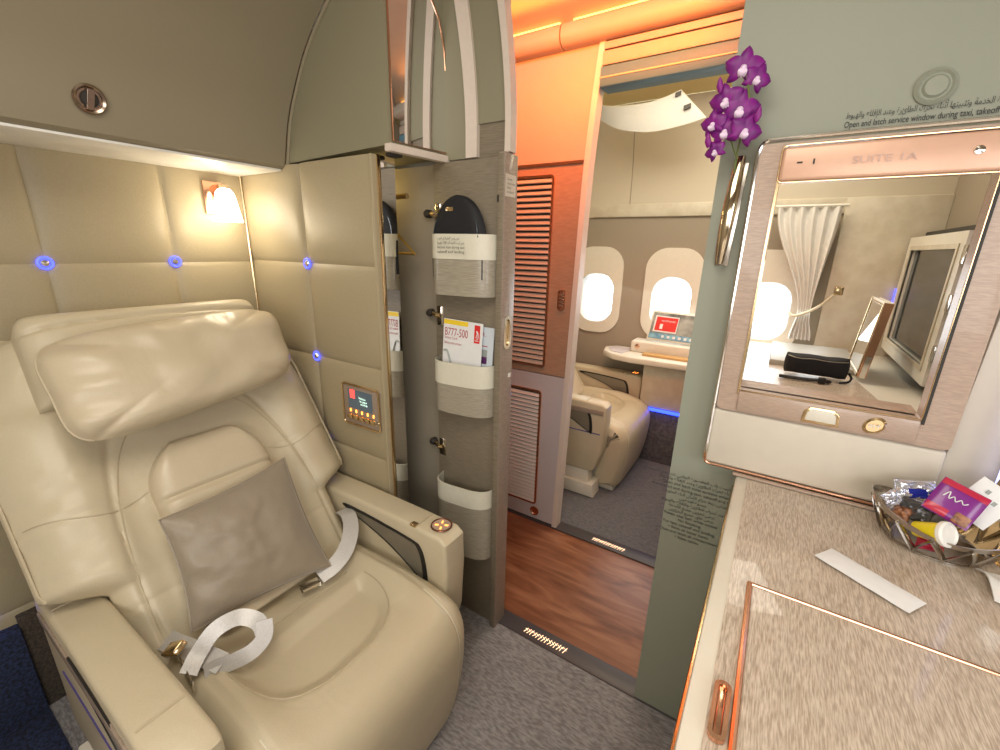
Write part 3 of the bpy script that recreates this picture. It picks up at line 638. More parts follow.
def packet(name, label, cat, c, u, v, hu, hv, th, m_, cr=.0, mi2=None, split=0):
    c, u, v = Vector(c), Vector(u).normalized(), Vector(v); v = (v-u*v.dot(u)).normalized(); w_ = u.cross(v)
    t = thing(name, label, cat, c-Vector((0, 0, hv*.5)), 'snacks in the metal basket')
    def g(a, b, sd):
        k = (1-abs(a)**4)*(1-abs(b)**6)
        return c+u*a*hu+v*b*hv+w_*(sd*th*k+cr*noise.noise(Vector((a*3, b*3, hu*90+sd))))
    MB().slab(g, 16, 16).build('wrapper', m_, t)
    return t, (lambda a, b, e=.0012: c+u*a*hu+v*b*hv+w_*(th*(1-abs(a)**4)*(1-abs(b)**6)+e))
def patchq(pf, a0, a1, b0, b1, e=.0012):
    return MB().grid(lambda i, j: pf(a0+i*(a1-a0), b0+j*(b1-b0), e), 10, 10)
t, pf = packet('foil_packet', 'purple and crimson foil snack packet in the middle of the basket', 'snack packet', (.345, 1.055, 1.062), (.8, -.28, -.25), (.15, .5, .75), .034, .036, .006, 'purple')
patchq(pf, -.97, .97, .62, .97).build('crimson_band', 'crimson', t, fix=False); patchq(pf, -.95, .0, -.95, -.55).build('crimson_band', 'crimson', t, fix=False)
patchq(pf, .25, .9, -.95, -.4).build('nut_picture', 'nuts', t, fix=False)
MB().tube(catmull([pf(-.6, .0), pf(-.45, .35), pf(-.35, .0), pf(-.2, .2), pf(-.05, .0), pf(.1, .2), pf(.25, .05), pf(.4, .2)], 5), .0009, 5).build('lettering', 'paper', t)
t, pf = packet('white_packet', 'white printed sachet standing behind the purple packet', 'snack packet', (.390, 1.085, 1.062), (.7, -.3, -.35), (.2, .3, .8), .030, .040, .004, 'paper')
for a, b in ((-.4, .4), (.2, .1)): patchq(pf, a, a+.2, b, b+.2).build('print_dot', 'greyink', t, fix=False)
t, pf = packet('blue_foil_sweet', 'blue and silver foil wrapped sweet at the back of the basket', 'sweet', (.305, 1.115, 1.045), (.8, .2, .1), (-.1, .6, .7), .034, .020, .010, 'silverfoil', .006)
patchq(pf, -.5, .7, -.9, .0).build('blue_label', 'bluefoil', t, fix=False)
packet('silver_sweet', 'crinkled clear silver wrapped sweet at the left end of the basket', 'sweet', (.272, 1.100, 1.022), (.5, .5, .3), (-.3, .3, .7), .020, .016, .008, 'silverfoil', .008)
packet('dark_sweet', 'dark round sweet in black foil at the front left of the basket', 'sweet', (.300, 1.065, 1.022), (.8, -.3, 0), (0, .5, .8), .024, .020, .012, 'darkfoil', .006)
packet('crumpled_wrapper', 'crumpled brown wrapper beside the dark sweet in the basket', 'sweet', (.280, 1.06, 1.010), (.4, -.6, .2), (.2, .4, .8), .016, .016, .008, 'nuts', .006)
t = thing('dip_tub', 'small yellow tub with white lid lying at the front of the basket', 'tub', (.34, 1.02, .99))
ax = Vector((.62, -.62, .38)).normalized(); c0 = Vector((.300, 1.035, 1.000))
MB().lathe(c0, [(0, 0), (.014, 0), (.019, .045), (0, .045)], ax, 28).build('tub_body', 'yellowfoil', t)
MB().lathe(c0+ax*.045, [(0, 0), (.023, 0), (.023, .006), (.019, .009), (.017, .006), (0, .006)], ax, 32).build('tub_lid', 'white', t)
packet('red_sweet', 'small red wrapped sweet low in the front of the basket', 'sweet', (.325, 1.035, .975), (.9, .1, 0), (0, .3, .9), .020, .012, .007, 'crimson', .004)
# gilt flap + tissue at the right edge
gt = MB().slab(lambda a, b, sd: Vector((.440+.035*a+.022*b, 1.085-.085*a-.01*b, 1.022+.066*b-.006*a))+Vector((.7, .5, -.3))*(sd*.0012+.022*(1-b*b)*(1-.4*a*a)), 12, 12)
tag(gt.build('gilt_tray_flap', 'gold'), 'curved gold metal leaf standing right behind the snack basket', 'tray')
def tis(a, b, sd):
    return Vector((.440+.050*a, .965+.045*b-.02*a, .958+.018*max(0, a)+.010*(1-b*b)+.003*math.sin(5*a+3*b)+sd*.0015))
tag(MB().slab(tis, 20, 16).build('folded_tissue', 'frost'), 'folded white tissue on the counter at the right edge of the picture', 'tissue')
# chrome post with glowing edge imitating a bluish reflection, right of window (monitor edge)
mp_ = thing('monitor_edge', 'slim chrome monitor edge with a bluish white light strip at the right', 'monitor', (.47, 1.16, .951))
MB().box(.436, .50, 1.12, 1.20, .951, 1.42, .006, 3).build('monitor_casing', 'chrome', mp_)
MB().box(.4665, .4705, 1.10, 1.125, 1.03, 1.40, .001).build('light_strip', 'bluewhite', mp_) if 0 else None
M['bluewhite'] = mat('violet_white_strip', (.6, .6, 1), .3, emit=(.45, .5, 1), estr=1.6)
MB().box(.4315, .4365, 1.165, 1.19, 1.06, 1.40, .001).build('light_strip', 'bluewhite', mp_)

# ------------------------------------------------------------------ sconce + control panel
sn = thing('wall_sconce', 'small lit wall lamp with copper arm on the padded wall', 'wall lamp', (-1.84, .875, 1.60))
MB().box(-1.832, -1.822, .838, .905, 1.598, 1.712, .003).build('backplate', 'copper', sn)
MB().prism([(-1.825, .868, 1.70), (-1.775, .868, 1.70), (-1.77, .868, 1.688), (-1.80, .868, 1.64), (-1.825, .868, 1.62)], (0, .03, 0), .003).build('arm', 'copper', sn)
shp = [(.0, 0.0)]
MB().lathe((-1.778, .888, 1.572), [(0, 0), (.052, 0), (.046, .03), (.038, .075), (.032, .10), (.018, .116), (0, .118)], (0, 0, 1), 32, sx=.62).build('lamp_shade', 'shade', sn)
point('sconce_bulb', (-1.70, .82, 1.56), .05, 1.3, (1, .86, .62))
_sh = Vector((.035, .012, .012)); _mb_build = MB.build
def _shift(self, *a, **k):
    self.v = [p+_sh for p in self.v]; return _mb_build(self, *a, **k)
MB.build = _shift
cp = thing('seat_control_panel', 'small wall control panel with dark screen and gold keys', 'control panel', (-1.255, .98, .835))
MB().box(-1.352, -1.158, .966, .985, .838, .995, .008, 3).build('panel_body', 'bezel_v', cp)
MB().tube([(p[0], .966, p[2]) for p in loop(-1.352, -1.158, .838, .995, .012, 0)], .004, 8, True).build('bezel', 'gold', cp)
scn = MB().box(-1.318, -1.192, .9625, .967, .905, .978, .001).build('screen', 'panel_screen', cp)
MB().box(-1.305, -1.280, .9615, .9626, .945, .978).build('emblem', 'redlamp', scn)
for i, (st, wd) in enumerate((('Welcome', .036), ('to your', .04), ('suite', .036))):
    mb, m_ = text(st, .013, (-1.258+.004*i, .9618, .948-.011*i), (1, 0, 0), (0, 0, 1), 'greenlit', width=wd); mb.build('lettering', m_, scn)
for i in range(5):
    x = -1.325+.031*i; MB().box(x, x+.027, .957, .967, .862, .881, .003).build('key', 'gold', cp)
    MB().box(x+.010, x+.016, .9635, .9665, .888, .900, .001).build('key_light', 'amber', cp)
MB().lathe((-1.172, .966, .872), [(0, 0), (.010, 0), (.010, .006), (0, .008)], (0, -1, 0), 20).build('knob', 'chrome', cp)
MB.build = _mb_build

# ------------------------------------------------------------------ the seat
D = Vector((-.5623, 0, .8269)); NB = Vector((.8269, 0, .5623)); B0 = Vector((-1.12, 0, .47))
def bp(y, s, off=0): return B0+D*(s*.98)+NB*off+Vector((0, y, 0))
def make_seat():
    t = thing('lounge_seat', 'wide cream leather reclined seat with grey pillow and silver belt on it', 'seat', (-1.1, .54, 0))
    CY = .535
    def hw(s):
        h = .312+.113*sst(s, .235, .30)-.075*sst(s, .72, 1.0)
        h -= .045*max(0, (s-.93)/.07)**3
        if s < .235: h = .312
        return h
    def gr(d, sg=.005): return math.exp(-(d/sg)**2)
    def fb(a, b, sd):
        s = (b+1)/2*1.0; u = a; y = CY+hw(s)*u
        if sd < 0: return bp(y, s, -.115+.03*abs(u)**6)
        off = -.075*abs(u)**8-.05*max(0, (s-.9)/.1)**3
        ay = abs(y-CY)
        off += .030*sst(ay, .20, .30)*(1-sst(ay, .33, .43)*.5)*(1-sst(s, .66, .8))-.006
        rr = ((ay/.262)**2.6+(max(0, s-.1)/.66)**3)**(1/2.8)
        off -= .007*gr(rr-1, .022)
        if ay > .185 and s < .74: off -= .005*gr(s-.44-.02*math.sin(y*9), .007)
        if ay > .16: off -= .004*gr(s-.18, .006)
        # wrinkles on the wings
        wz = sst(ay, .22, .32)*(1-sst(s, .75, .85))
        off += wz*.006*noise.noise(Vector((y*5, s*22, 1.3)))+.004*noise.noise(Vector((y*6, s*6, 4)))
        return bp(y, s, off)
    MB().slab(fb, 120, 130).build('backrest', 'cream', t, ang=60)
    # stitched edge welt
    for sg in (-1, 1):
        MB().tube([bp(CY+sg*(hw(s)-.004), s, -.055) for s in [.29+.66*i/30 for i in range(31)]], .004, 6).build('edge_welt', 'piping', t)
    def bsurf(y, s): return fb((y-CY)/hw(s), s*2-1, 1)+NB*.0008
    arc = []
    for i in range(61):
        th = PI*i/60; c_, s_ = math.cos(th), math.sin(th)
        arc.append(bsurf(CY-.262*abs(c_)**(2/2.6)*(1 if c_ > 0 else -1), .06+.64*abs(s_)**(2/2.8)))
    MB().tube(arc, .0018, 6).build('back_seam', 'piping', t)
    for sg in (-1, 1): MB().tube([bsurf(CY+sg*(.17+.235*i/16), .45-.02*math.sin(i*.3)) for i in range(17)], .0016, 6).build('back_seam', 'piping', t)
    # lumbar pad
    def lpad(a, b, sd):
        s = .012+.556*(b+1)/2; w_ = .160; 
        if b > .45: w_ *= (1-((b-.45)/.55)**2.8*.55)
        y = .527+a*w_; k = max(abs(a), abs(b) if b > 0 else 0)
        off = .004+.046*(1-k**9)**.5 if k < 1 else .000
        off -= .012*gr(s-.405, .007)
        if sd < 0: off = -.02
        return bp(y, s, off)
    MB().slab(lpad, 50, 90).build('lumbar_pad', 'cream_soft', t, ang=60)
    # headrest block
    def hr(a, b, sd):
        s = .74+.265*(b+1)/2; y = .550+a*(.318-.012*(b+1)/2-.02*max(0, b)**8); k = (1-abs(a)**10)*(1-abs(b)**8)
        off = (.02+.045*k**.5) if sd > 0 else -.06
        if sd > 0: off -= .010*gr(s-.965+.02*a*a, .006)
        return bp(y, s, off)
    MB().slab(hr, 60, 50).build('headrest', 'cream', t, ang=60)
    # soft head pillow
    q = {(-1, 1): bp(.225, .890, .125), (1, 1): bp(.875, .935, .11), (1, -1): bp(.840, .640, .13), (-1, -1): bp(.235, .570, .13)}
    def hp(a, b, sd):
        mx = max(abs(a), abs(b), 1e-6); sc_ = mx/((abs(a)**4.5+abs(b)**4.5)**(1/4.5)) if mx > 1e-5 else 1; a0, b0 = a, b; a, b = a*sc_, b*sc_
        # pinch and bow the outline
        bb = b*(1-.03*(1-a*a)) ; Bb = (bb+1)/2; aa = a*(1-.035*(1-b*b)*1.0); A = (aa+1)/2
        p = q[(-1, -1)]*(1-A)*(1-Bb)+q[(1, -1)]*A*(1-Bb)+q[(-1, 1)]*(1-A)*Bb+q[(1, 1)]*A*Bb
        k = ((1-abs(a0)**5)*(1-abs(b0)**3.2))**.5
        wr = 0
        if sd > 0:
            e = sst(abs(a), .35, .9)
            wr = .014*noise.noise(Vector((a*2.6, b*1.8, 2)))*k+.005*math.sin(b*11+a*5)*e*sst(-a, .2, .8)*k
            wr += .010*noise.noise(Vector((a*6, b*2.0, 7)))*sst(b, .0, .9)*k
            return p+NB*(.080*k+wr)-D*.012*k
        return p-NB*(.055*k)
    MB().slab(hp, 80, 44).build('head_pillow', 'cream_soft', t, 'plump soft leather head pillow', ang=60)
    rim = [hp(math.cos(0)*x, y, 1) for x, y in [(-1, -1+2*i/20) for i in range(21)]]
    MB().tube(rim, .003, 6).build('edge_welt', 'piping', t)
    # seat cushion
    prof = [(-1.22, .462), (-1.05, .468), (-.90, .472), (-.79, .474), (-.715, .470), (-.665, .452), (-.632, .410), (-.618, .34), (-.628, .20), (-.655, .06), (-.665, .035)]
    P3 = catmull([(x, 0, z) for x, z in prof], 8); NP = len(P3)-1
    def cu(a, b, sd):
        i = (b+1)/2*NP; k = int(min(i, NP-1)); f = i-k; p = P3[k]*(1-f)+P3[k+1]*f
        T = (P3[k+1]-P3[k]).normalized(); Nn = Vector((-T.z, 0, T.x)); Nn = Nn if Nn.z > 0 or Nn.x > 0 else -Nn
        y = .545+a*.318
        if sd < 0:
            inner = Vector((p.x, 0, p.z))-Nn*.16 if p.z > .4 else Vector((p.x-.16, 0, p.z))
            return Vector((inner.x, y, max(.035, inner.z)))
        off = -.045*abs(a)**9
        if p.z > .34:
            off += .034*sst(abs(a), .52, .80)*(1-sst(p.x, -.90, -.66))*(1-abs(a)**9)
            off += .010*sst(abs(a), .45, .8)*(1-sst(p.x, -.80, -.64))
        # sunken centre pan
        rx = (p.x+.975)/.205; ry = (y-.535)/.205; rr = (abs(rx)**2.6+abs(ry)**2.6)**(1/2.6) if rx > 0 else max((abs(ry)**2.6)**(1/2.6), 1+(-rx)*12)
        if p.z > .4: off -= .024*(1-sst(rr, .86, 1.03)); off -= .006*gr(rr-1.0, .03)
        if p.z > .4: off -= .005*gr(p.x+1.035, .007)*(abs(a) < .70)
        if abs(a) > .5: off -= .005*gr(abs(a)-.80, .012)
        return Vector((p.x, y, p.z))+Nn*off
    MB().slab(cu, 80, 90).build('seat_cushion', 'cream', t, ang=60)
    def csurf(x, y, e=.0005):
        best = min(range(0, 161), key=lambda i: abs(cu((y-.545)/.318, -1+i/80, 1).x-x) if cu((y-.545)/.318, -1+i/80, 1).z > .42 else 9)
        q_ = cu((y-.545)/.318, -1+best/80, 1); return Vector((x, y, q_.z+e))
    ol = []
    for i in range(41):
        th = -PI/2+PI*i/40; c_, s_ = math.cos(th), math.sin(th)
        ol.append(csurf(-.975+.212*abs(c_)**(2/2.6), .535+.212*abs(s_)**(2/2.6)*(1 if s_ > 0 else -1)))
    MB().tube(ol, .0022, 6).build('pan_seam', 'piping', t)
    MB().tube([csurf(-1.035, .345+.38*i/20) for i in range(21)], .0018, 6).build('pan_seam', 'piping', t)
    for sg in (-1, 1):
        MB().tube([cu(sg*.80, b, 1)+Vector((.001, 0, 0)) for b in [-.35+1.32*i/40 for i in range(41)]], .0026, 6).build('cushion_welt', 'welt', t)
    # base
    MB().prism([(-1.42, .26, .04), (-.69, .26, .0), (-.69, .26, .07), (-.80, .26, .28), (-1.5, .26, .42), (-1.55, .26, .05)], (0, .57, 0), .01).build('seat_base', 'ivory', t)
    # arms
    for sg, y0, y1 in ((-1, .118, .222), (1, .866, .968)):
        pr = [(-1.50, .60), (-1.44, .622), (-1.20, .628), (-.90, .628), (-.76, .624), (-.735, .605), (-.732, .50), (-.742, .32), (-.775, .20), (-.80, .17), (-1.50, .17)]
        ar = MB().prism([(x, y0, z) for x, z in pr], (0, y1-y0, 0), .014, 3).build('armrest', 'cream', t, ('near' if sg < 0 else 'far')+' armrest')
        MB().prism([(x, y0+.01, z) for x, z in [(-1.50, .17), (-.82, .17), (-.80, .02), (-1.50, .02)]], (0, y1-y0-.02, 0), .006).build('arm_skirt', 'ivory', ar)
        MB().prism([(x, y0-.015*(sg < 0), z) for x, z in [(-1.48, .09), (-.775, .09), (-.765, .005), (-1.48, .005)]], (0, y1-y0+.015, 0), .006).build('arm_plinth', 'ivory', ar)
        # top pad seams
        for x in (-1.36, -.86): MB().tube([(x, y0+.012, .6285), (x-.002, y1-.012, .6285)], .0022, 6).build('pad_seam', 'piping', ar)
        for yf, sd in (((y0, -1), (y1, 1))):
            pts = [(-1.215, .585), (-1.10, .592), (-.88, .578), (-.835, .560), (-.815, .50), (-.812, .43), (-.84, .44), (-1.0, .52)]
            lp_ = catmull([(x, yf+sd*.001, z) for x, z in pts], 6, True)
            c_ = sum(lp_, Vector())/len(lp_)
            inn = [c_+(p-c_)*.86 for p in lp_]
            tr = MB().sweep_frame(lp_, inn, (0, sd*.004, 0)).build('arm_cutout_trim', 'black', ar, 'black edge around the arm recess')
            MB().prism([p+Vector((0, sd*.0005, 0)) for p in inn], (0, sd*.0015, 0)).build('arm_recess', 'greyrec', tr)
        if sg < 0:
            MB().box(-1.45, -.75, y0-.006, y0+.002, .555, .585, .003).build('side_trim', 'bezel_v', ar)
            MB().box(-1.38, -.76, y0-.003, y0+.001, .430, .436, .001).build('light_line', 'dimblue', ar, 'blue light line')
        else:
            dc = MB().lathe((-.795, .922, .627), [(0, 0), (.034, 0), (.034, .003), (.028, .004), (.027, .003), (0, .003)], n=36).build('control_disc', 'bezel', ar, 'round illuminated control disc')
            MB().tube([(-.795+.033*math.cos(k*PI/16), .922+.033*math.sin(k*PI/16), .6305) for k in range(32)], .0028, 6, True).build('disc_ring', 'darkcop', dc)
            for k in range(4):
                a = k*PI/2+.5; MB().obox((-.795+.016*math.cos(a), .922+.016*math.sin(a), .631), (.0055*math.cos(a), .0055*math.sin(a), 0), (-.0022*math.sin(a), .0022*math.cos(a), 0), (0, 0, .0006)).build('key_light', 'amber', dc)
            MB().box(-.885, -.86, y0+.001, y0+.022, .624, .632, .003).build('pad_latch', 'gold', ar)
    return t
M['greyrec'] = mat('grey_metal_recess', (.27, .245, .195), .3, metal=.4)
M['dimblue'] = mat('dim_blue_line', (.08, .06, .14), .4, emit=(.08, .08, .8), estr=.05)
M['darkcop'] = mat('dark_copper_ring', (.25, .10, .05), .3, metal=.8)
seat = make_seat()
# belts (only on the near seat)
def ribbon(path, wd, m_, name, par, n=10, thick=.0012):
    P_ = catmull([p[:3] for p in path], n); W = catmull([p[3:] for p in path], n); mb = MB(); vs = []
    for p, w_ in zip(P_, W):
        w_ = w_.normalized()*wd/2; vs += [p-w_, p+w_]
    K = len(P_); T = []
    nr = []
    for i in range(K):
        t = (P_[min(i+1, K-1)]-P_[max(i-1, 0)]).normalized(); nr.append(t.cross(W[i].normalized()).normalized()*thick)
    v2 = []
    for i in range(K): v2 += [vs[2*i]+nr[i], vs[2*i+1]+nr[i], vs[2*i+1]-nr[i], vs[2*i]-nr[i]]
    fs = []
    for i in range(K-1):
        for r_ in range(4): fs.append((4*i+r_, 4*i+(r_+1) % 4, 4*i+4+(r_+1) % 4, 4*i+4+r_))
    fs += [(0, 3, 2, 1), (4*K-4, 4*K-3, 4*K-2, 4*K-1)]
    return mb.add(v2, fs).build(name, m_, par, ang=60)
CAMP = Vector((0, 0, 1.5))
def rib(pts, wd, name, par, tw=0):      # webbing whose flat side turns up towards the room
    pts = [Vector(p) for p in pts]; out = []
    for i, p in enumerate(pts):
        t = (pts[min(i+1, len(pts)-1)]-pts[max(i-1, 0)]).normalized(); v = Vector((.75, -.25, .8)).normalized()
        w_ = t.cross(v).normalized(); w_ = (w_*math.cos(tw*i)+v*math.sin(tw*i))
        out.append((*p, *w_))
    return ribbon(out, wd, 'belt', name, par, 10)
bl = rib([(-1.26, .255, .50), (-1.19, .270, .520), (-1.11, .285, .530), (-1.04, .305, .527), (-.985, .325, .515)], .046, 'seat_belt', seat, .05)
rib([(-1.01, .262, .528), (-1.03, .295, .545), (-1.035, .340, .575), (-1.010, .385, .590), (-.978, .412, .575), (-.962, .415, .550)], .038, 'belt_loop', bl, .0)
rib([(-.968, .425, .572), (-.952, .412, .540), (-.953, .380, .522), (-.970, .345, .514), (-.990, .312, .512), (-1.0, .290, .510)], .038, 'belt_loop', bl, .10)
MB().obox((-1.085, .268, .552), (.022, .006, .012), (-.004, .014, .006), (-.004, -.004, .006), .003).build('buckle', 'gold', bl)
MB().obox((-1.02, .262, .522), (.040, -.004, -.010), (0, .003, .002), (0, 0, .012), .002).build('buckle_plate', 'chrome', bl)
br = rib([(-1.20, .845, .575), (-1.145, .830, .585), (-1.09, .795, .570), (-1.055, .745, .540), (-1.045, .69, .518), (-1.055, .64, .505)], .050, 'seat_belt', seat, -.06)
MB().obox((-1.05, .605, .502), (.005, .026, -.002), (.012, -.003, 0), (0, 0, .005), .002).build('buckle_plate', 'chrome', br)

# grey throw pillow
tl, tr_, brr, bl_ = bp(.335, .355, .105), bp(.690, .385, .095), Vector((-1.050, .680, .520)), Vector((-1.11, .315, .545))
def tp_(a, b, sd):
    A = (a*(1-.07*(1-b*b))+1)/2; Bb = (b*(1-.07*(1-a*a))+1)/2
    p = bl_*(1-A)*(1-Bb)+brr*A*(1-Bb)+tl*(1-A)*Bb+tr_*A*Bb
    Nn = (brr-bl_).cross(tl-bl_).normalized()
    k = ((1-abs(a)**2.4)*(1-abs(b)**2.4))**.6
    wr = .008*noise.noise(Vector((a*2.2, b*3, 9)))*k+.004*noise.noise(Vector((a*6, b*5, 3)))*k
    if a < -.3: wr += .006*math.sin(b*9+a*6)*sst(-a, .3, .9)*k
    return p+Nn*(sd*.060*k+wr)
tp0 = thing('throw_pillow', 'square taupe satin pillow leaning against the cream seat back', 'pillow', (-1.1, .49, .5))
MB().slab(tp_, 44, 44).build('pillow_cover', 'taupe', tp0, ang=70)
ed = [tp_(x, y, 1) for x, y in [(-1+2*i/16, -1) for i in range(16)]+[(1, -1+2*i/16) for i in range(16)]+[(1-2*i/16, 1) for i in range(16)]+[(-1, 1-2*i/16) for i in range(16)]]
MB().tube(ed, .003, 6, True).build('pillow_seam', 'taupe', tp0)

# ------------------------------------------------------------------ galley aisle: louvred panel, ceiling
lv = thing('louvred_panel', 'tall galley side panel with two louvred grilles, orange lit at the top', 'panel', (-1.1, 1.94, 0))
def pe(z): return -.827+.05*(z/2.3)+.025*max(0, (z-1.7)/.6)**2
def strip(z0, z1, m_, nm, y=1.93, d=.03, lab=None):
    zs = [z0+(z1-z0)*i/10 for i in range(11)]
    return MB().prism([(-1.65, y, z0)]+[(pe(z)-.02, y, z) for z in zs]+[(-1.65, y, z1)], (0, d, 0), .0).build(nm, m_, lv, lab)
lo = strip(0.012, .875, 'lilac', 'lower_panel'); mi = strip(.88, 1.868, 'louvre_panel', 'middle_panel', lab='brown middle panel'); strip(1.872, 2.31, 'upper_white', 'upper_panel', 1.928, lab='curved upper panel')
zs = [2.31*i/30+.008 for i in range(31)]
MB().prism([(pe(z)-.022, 1.918, z) for z in zs]+[(pe(z)+.004, 1.918, z) for z in zs[::-1]], (0, .06, 0)).build('edge_trim', 'aisle_trim', lv, 'pale edge trim')
MB().box(-1.65, pe(1.87)-.02, 1.922, 1.932, 1.864, 1.876).build('divider', 'copper', lv)
def grille(x0, x1, z0, z1, dz, par, name):
    g = MB().sweep_frame(loop(x0-.012, x1+.012, z0-.012, z1+.012, .02, 1.921), loop(x0, x1, z0, z1, .012, 1.921), (0, .01, 0)).build('grille_frame', 'copper', par)
    MB().box(x0, x1, 1.9285, 1.9305, z0, z1).build('grille_back', 'dark', g)
    mb = MB(); z = z0+dz*.4
    while z < z1-.006:
        mb.prism([(x0, 1.9275, z+dz*.42), (x0, 1.9145, z-dz*.16), (x0, 1.917, z-dz*.30), (x0, 1.9295, z+dz*.20)], (x1-x0, 0, 0)); z += dz
    mb.build('grille_slats', 'grille' if name == 'upper' else 'slat_pale', g)
grille(-1.45, -.958, .925, 1.815, .0262, mi, 'upper'); grille(-1.45, -.968, .118, .775, .0225, lo, 'lower')
MB().lathe((-.965, 1.930, .062), [(0, 0), (.026, 0), (.027, .006), (.022, .007), (.018, .002), (0, .002)], (0, -1, 0), 28).build('ring_knob', 'copper', lo)
lk = MB().sweep_frame(loop(-.895, -.858, 1.215, 1.315, .015, 1.920), loop(-.889, -.864, 1.221, 1.309, .011, 1.920), (0, .012, 0)).build('slide_latch', 'copper', mi, 'copper slide latch')
for i in range(5): MB().box(-.888, -.862, 1.918, 1.928, 1.228+.017*i, 1.236+.017*i, .002).build('latch_rib', 'copper', lk)
struct(MB().box(-1.98, -.86, 1.965, 1.995, 0, 2.35), 'wall_galley', 'grey', 'plain back of the galley side wall')
# fascia, beam, cove (all run across the aisle)
cvs = MB()
lipp = catmull([(0, 1.93, 2.300), (0, 1.885, 2.305), (0, 1.865, 2.335), (0, 1.875, 2.375), (0, 1.91, 2.392), (0, 1.95, 2.385)], 6)
def rail(x0, x1, nm, lab):
    return tag(MB().prism([(x0, p.y, p.z) for p in lipp]+[(x0, 1.95, 2.305)], (x1-x0, 0, 0)).build(nm, 'upper_white', None), lab, 'ceiling panel', 'rounded rails along the aisle ceiling')
rail(-1.9, -.932, 'cove_rail', 'shorter left length of the rounded orange-lit cove rail above the louvred panel')
rail(-.926, .6, 'cove_rail', 'longer right length of the rounded orange-lit cove rail over the doorway')
struct(MB().box(-.752, .6, 1.905, 1.925, 2.212, 2.262, .003), 'trim_9', 'upper_white', 'orange lit fascia over the far doorway')
struct(MB().box(-.752, .6, 1.912, 1.93, 2.270, 2.296, .003), 'trim_10', 'upper_white')
struct(MB().box(-.752, .6, 1.925, 1.95, 2.2, 2.31), 'trim_11', 'dark')
bm_ = MB().box(-.757, .6, 1.90, 2.0, 2.135, 2.208, .006); struct(bm_, 'trim_12', 'beam', 'grey header beam above the far threshold')
struct(MB().box(-.757, .6, 1.897, 1.902, 2.165, 2.170), 'trim_13', 'greyrec')
struct(MB().prism([(-1.95, 1.3, 2.50), (-1.95, 1.93, 2.385), (-1.95, 2.02, 2.385), (-1.95, 2.02, 2.62), (-1.95, 1.30, 2.60)], (3.6, 0, 0)), 'ceiling', 'cove_c') if 0 else None
cvf = MB().grid(lambda a, b: Vector((-1.95+3.6*a, 1.98-.75*b, 2.39+.20*math.sin(b*PI*.5))), 2, 14); struct(cvf, 'ceiling', 'upper_white', 'curved aisle ceiling', fix=False)
for x0, x1 in ((-1.9, -.96), (-.90, .6)):
    tag(MB().box(x0, x1, 1.925, 1.965, 2.392, 2.410, .003).build('cove_light', 'cove'), 'glowing orange cove light tube %s the seam of the rail' % ('left of' if x0 < -1 else 'right of'), 'light', 'cove light tubes')

# near suite lid: ceiling and hidden walls that close the cabin
struct(MB().box(-1.9, 1.75, -1.3, 1.22, 2.43, 2.48), 'ceiling', 'partition_white', 'ceiling of the near suite')
struct(MB().box(-1.9, 1.75, -1.31, -1.25, 0, 2.48), 'wall_back', 'partition_white')
struct(MB().box(1.70, 1.76, -1.3, 3.5, 0, 2.75), 'wall_right', 'partition_white')
struct(MB().box(-1.98, -1.93, 1.2, 3.5, 0, 2.75), 'wall_side', 'far_wall')

# ------------------------------------------------------------------ far suite
WY = 3.30
cx = [-1.205, -.645, -.055]; cz = 1.142
def sidewall():
    bm = bmesh.new(); O = []
    holes = [[(c+x, WY, cz+z) for x, z in rrect(.285, .385, .12, 6)] for c in cx]
    # build grid cells with a rounded hole each by bridging square to loop
    mb = MB(); xs = [-1.95, -1.48, -.925, -.35, .24]
    for i, c in enumerate(cx):
        x0, x1 = xs[i] if i else -1.48, xs[i+1] if i else -.925
        x0, x1 = [(-1.48, -.925), (-.925, -.35), (-.35, .24)][i]
        lp = holes[i]; n = len(lp); sq = []
        for p in lp:
            dx, dz = p[0]-c, p[2]-cz; k = max(abs(dx)/(.1425), abs(dz)/(.1925))
            ux, uz = dx/.1425/k, dz/.1925/k
            sq.append((c+(ux*(x1-c) if ux > 0 else -ux*(x0-c)), WY, cz+(uz*(1.735-cz) if uz > 0 else -uz*(.62-cz))))
        for q_ in (3, 10, 17, 24):
            p = lp[q_]; sq[q_] = (x1 if p[0] > c else x0, WY, 1.735 if p[2] > cz else .62)
        mb.sweep_frame(sq, lp, (0, .06, 0))
    mb.box(-1.95, -1.48, WY, WY+.06, .62, 1.735); mb.box(.24, 1.7, WY, WY+.06, .62, 1.735); mb.box(-1.95, 1.7, WY, WY+.06, -.05, .62)
    return mb
struct(sidewall(), 'wall_far', 'far_fabric', 'fabric covered sidewall with the cabin windows')
struct(MB().box(-1.95, 1.7, WY-.018, WY+.05, 1.735, 1.82, .006), 'trim_14', 'far_wall', 'pale rail above the windows')
up = MB()
def upw(a, b): t = b; return Vector((a, WY-.004-.10*t**2, 1.82+.62*t))
for x0, x1 in ((-1.95, 1.7),): up.grid(lambda a, b, x0=x0, x1=x1: upw(x0+a*(x1-x0), b), 1, 12)
struct(up, 'wall_far_upper', 'tree_print', 'cream upper sidewall with a faint tree pattern', fix=False)
struct(MB().grid(lambda a, b: Vector((-1.95+3.65*a, WY-.1-1.30*b, 2.44+.16*math.sin(b*PI*.6))), 2, 12), 'ceiling', 'yellow_ceiling', 'yellowish lit ceiling over the far suite', fix=False) if 0 else None
M['yellow_ceiling'] = mat('yellow_ceiling_panel', (.75, .62, .30), .6)
struct(MB().grid(lambda a, b: Vector((-1.95+3.65*a, WY-.1-1.30*b, 2.44+.16*math.sin(b*PI*.6))), 2, 12), 'ceiling', 'yellow_ceiling', 'yellowish lit ceiling over the far suite', fix=False)
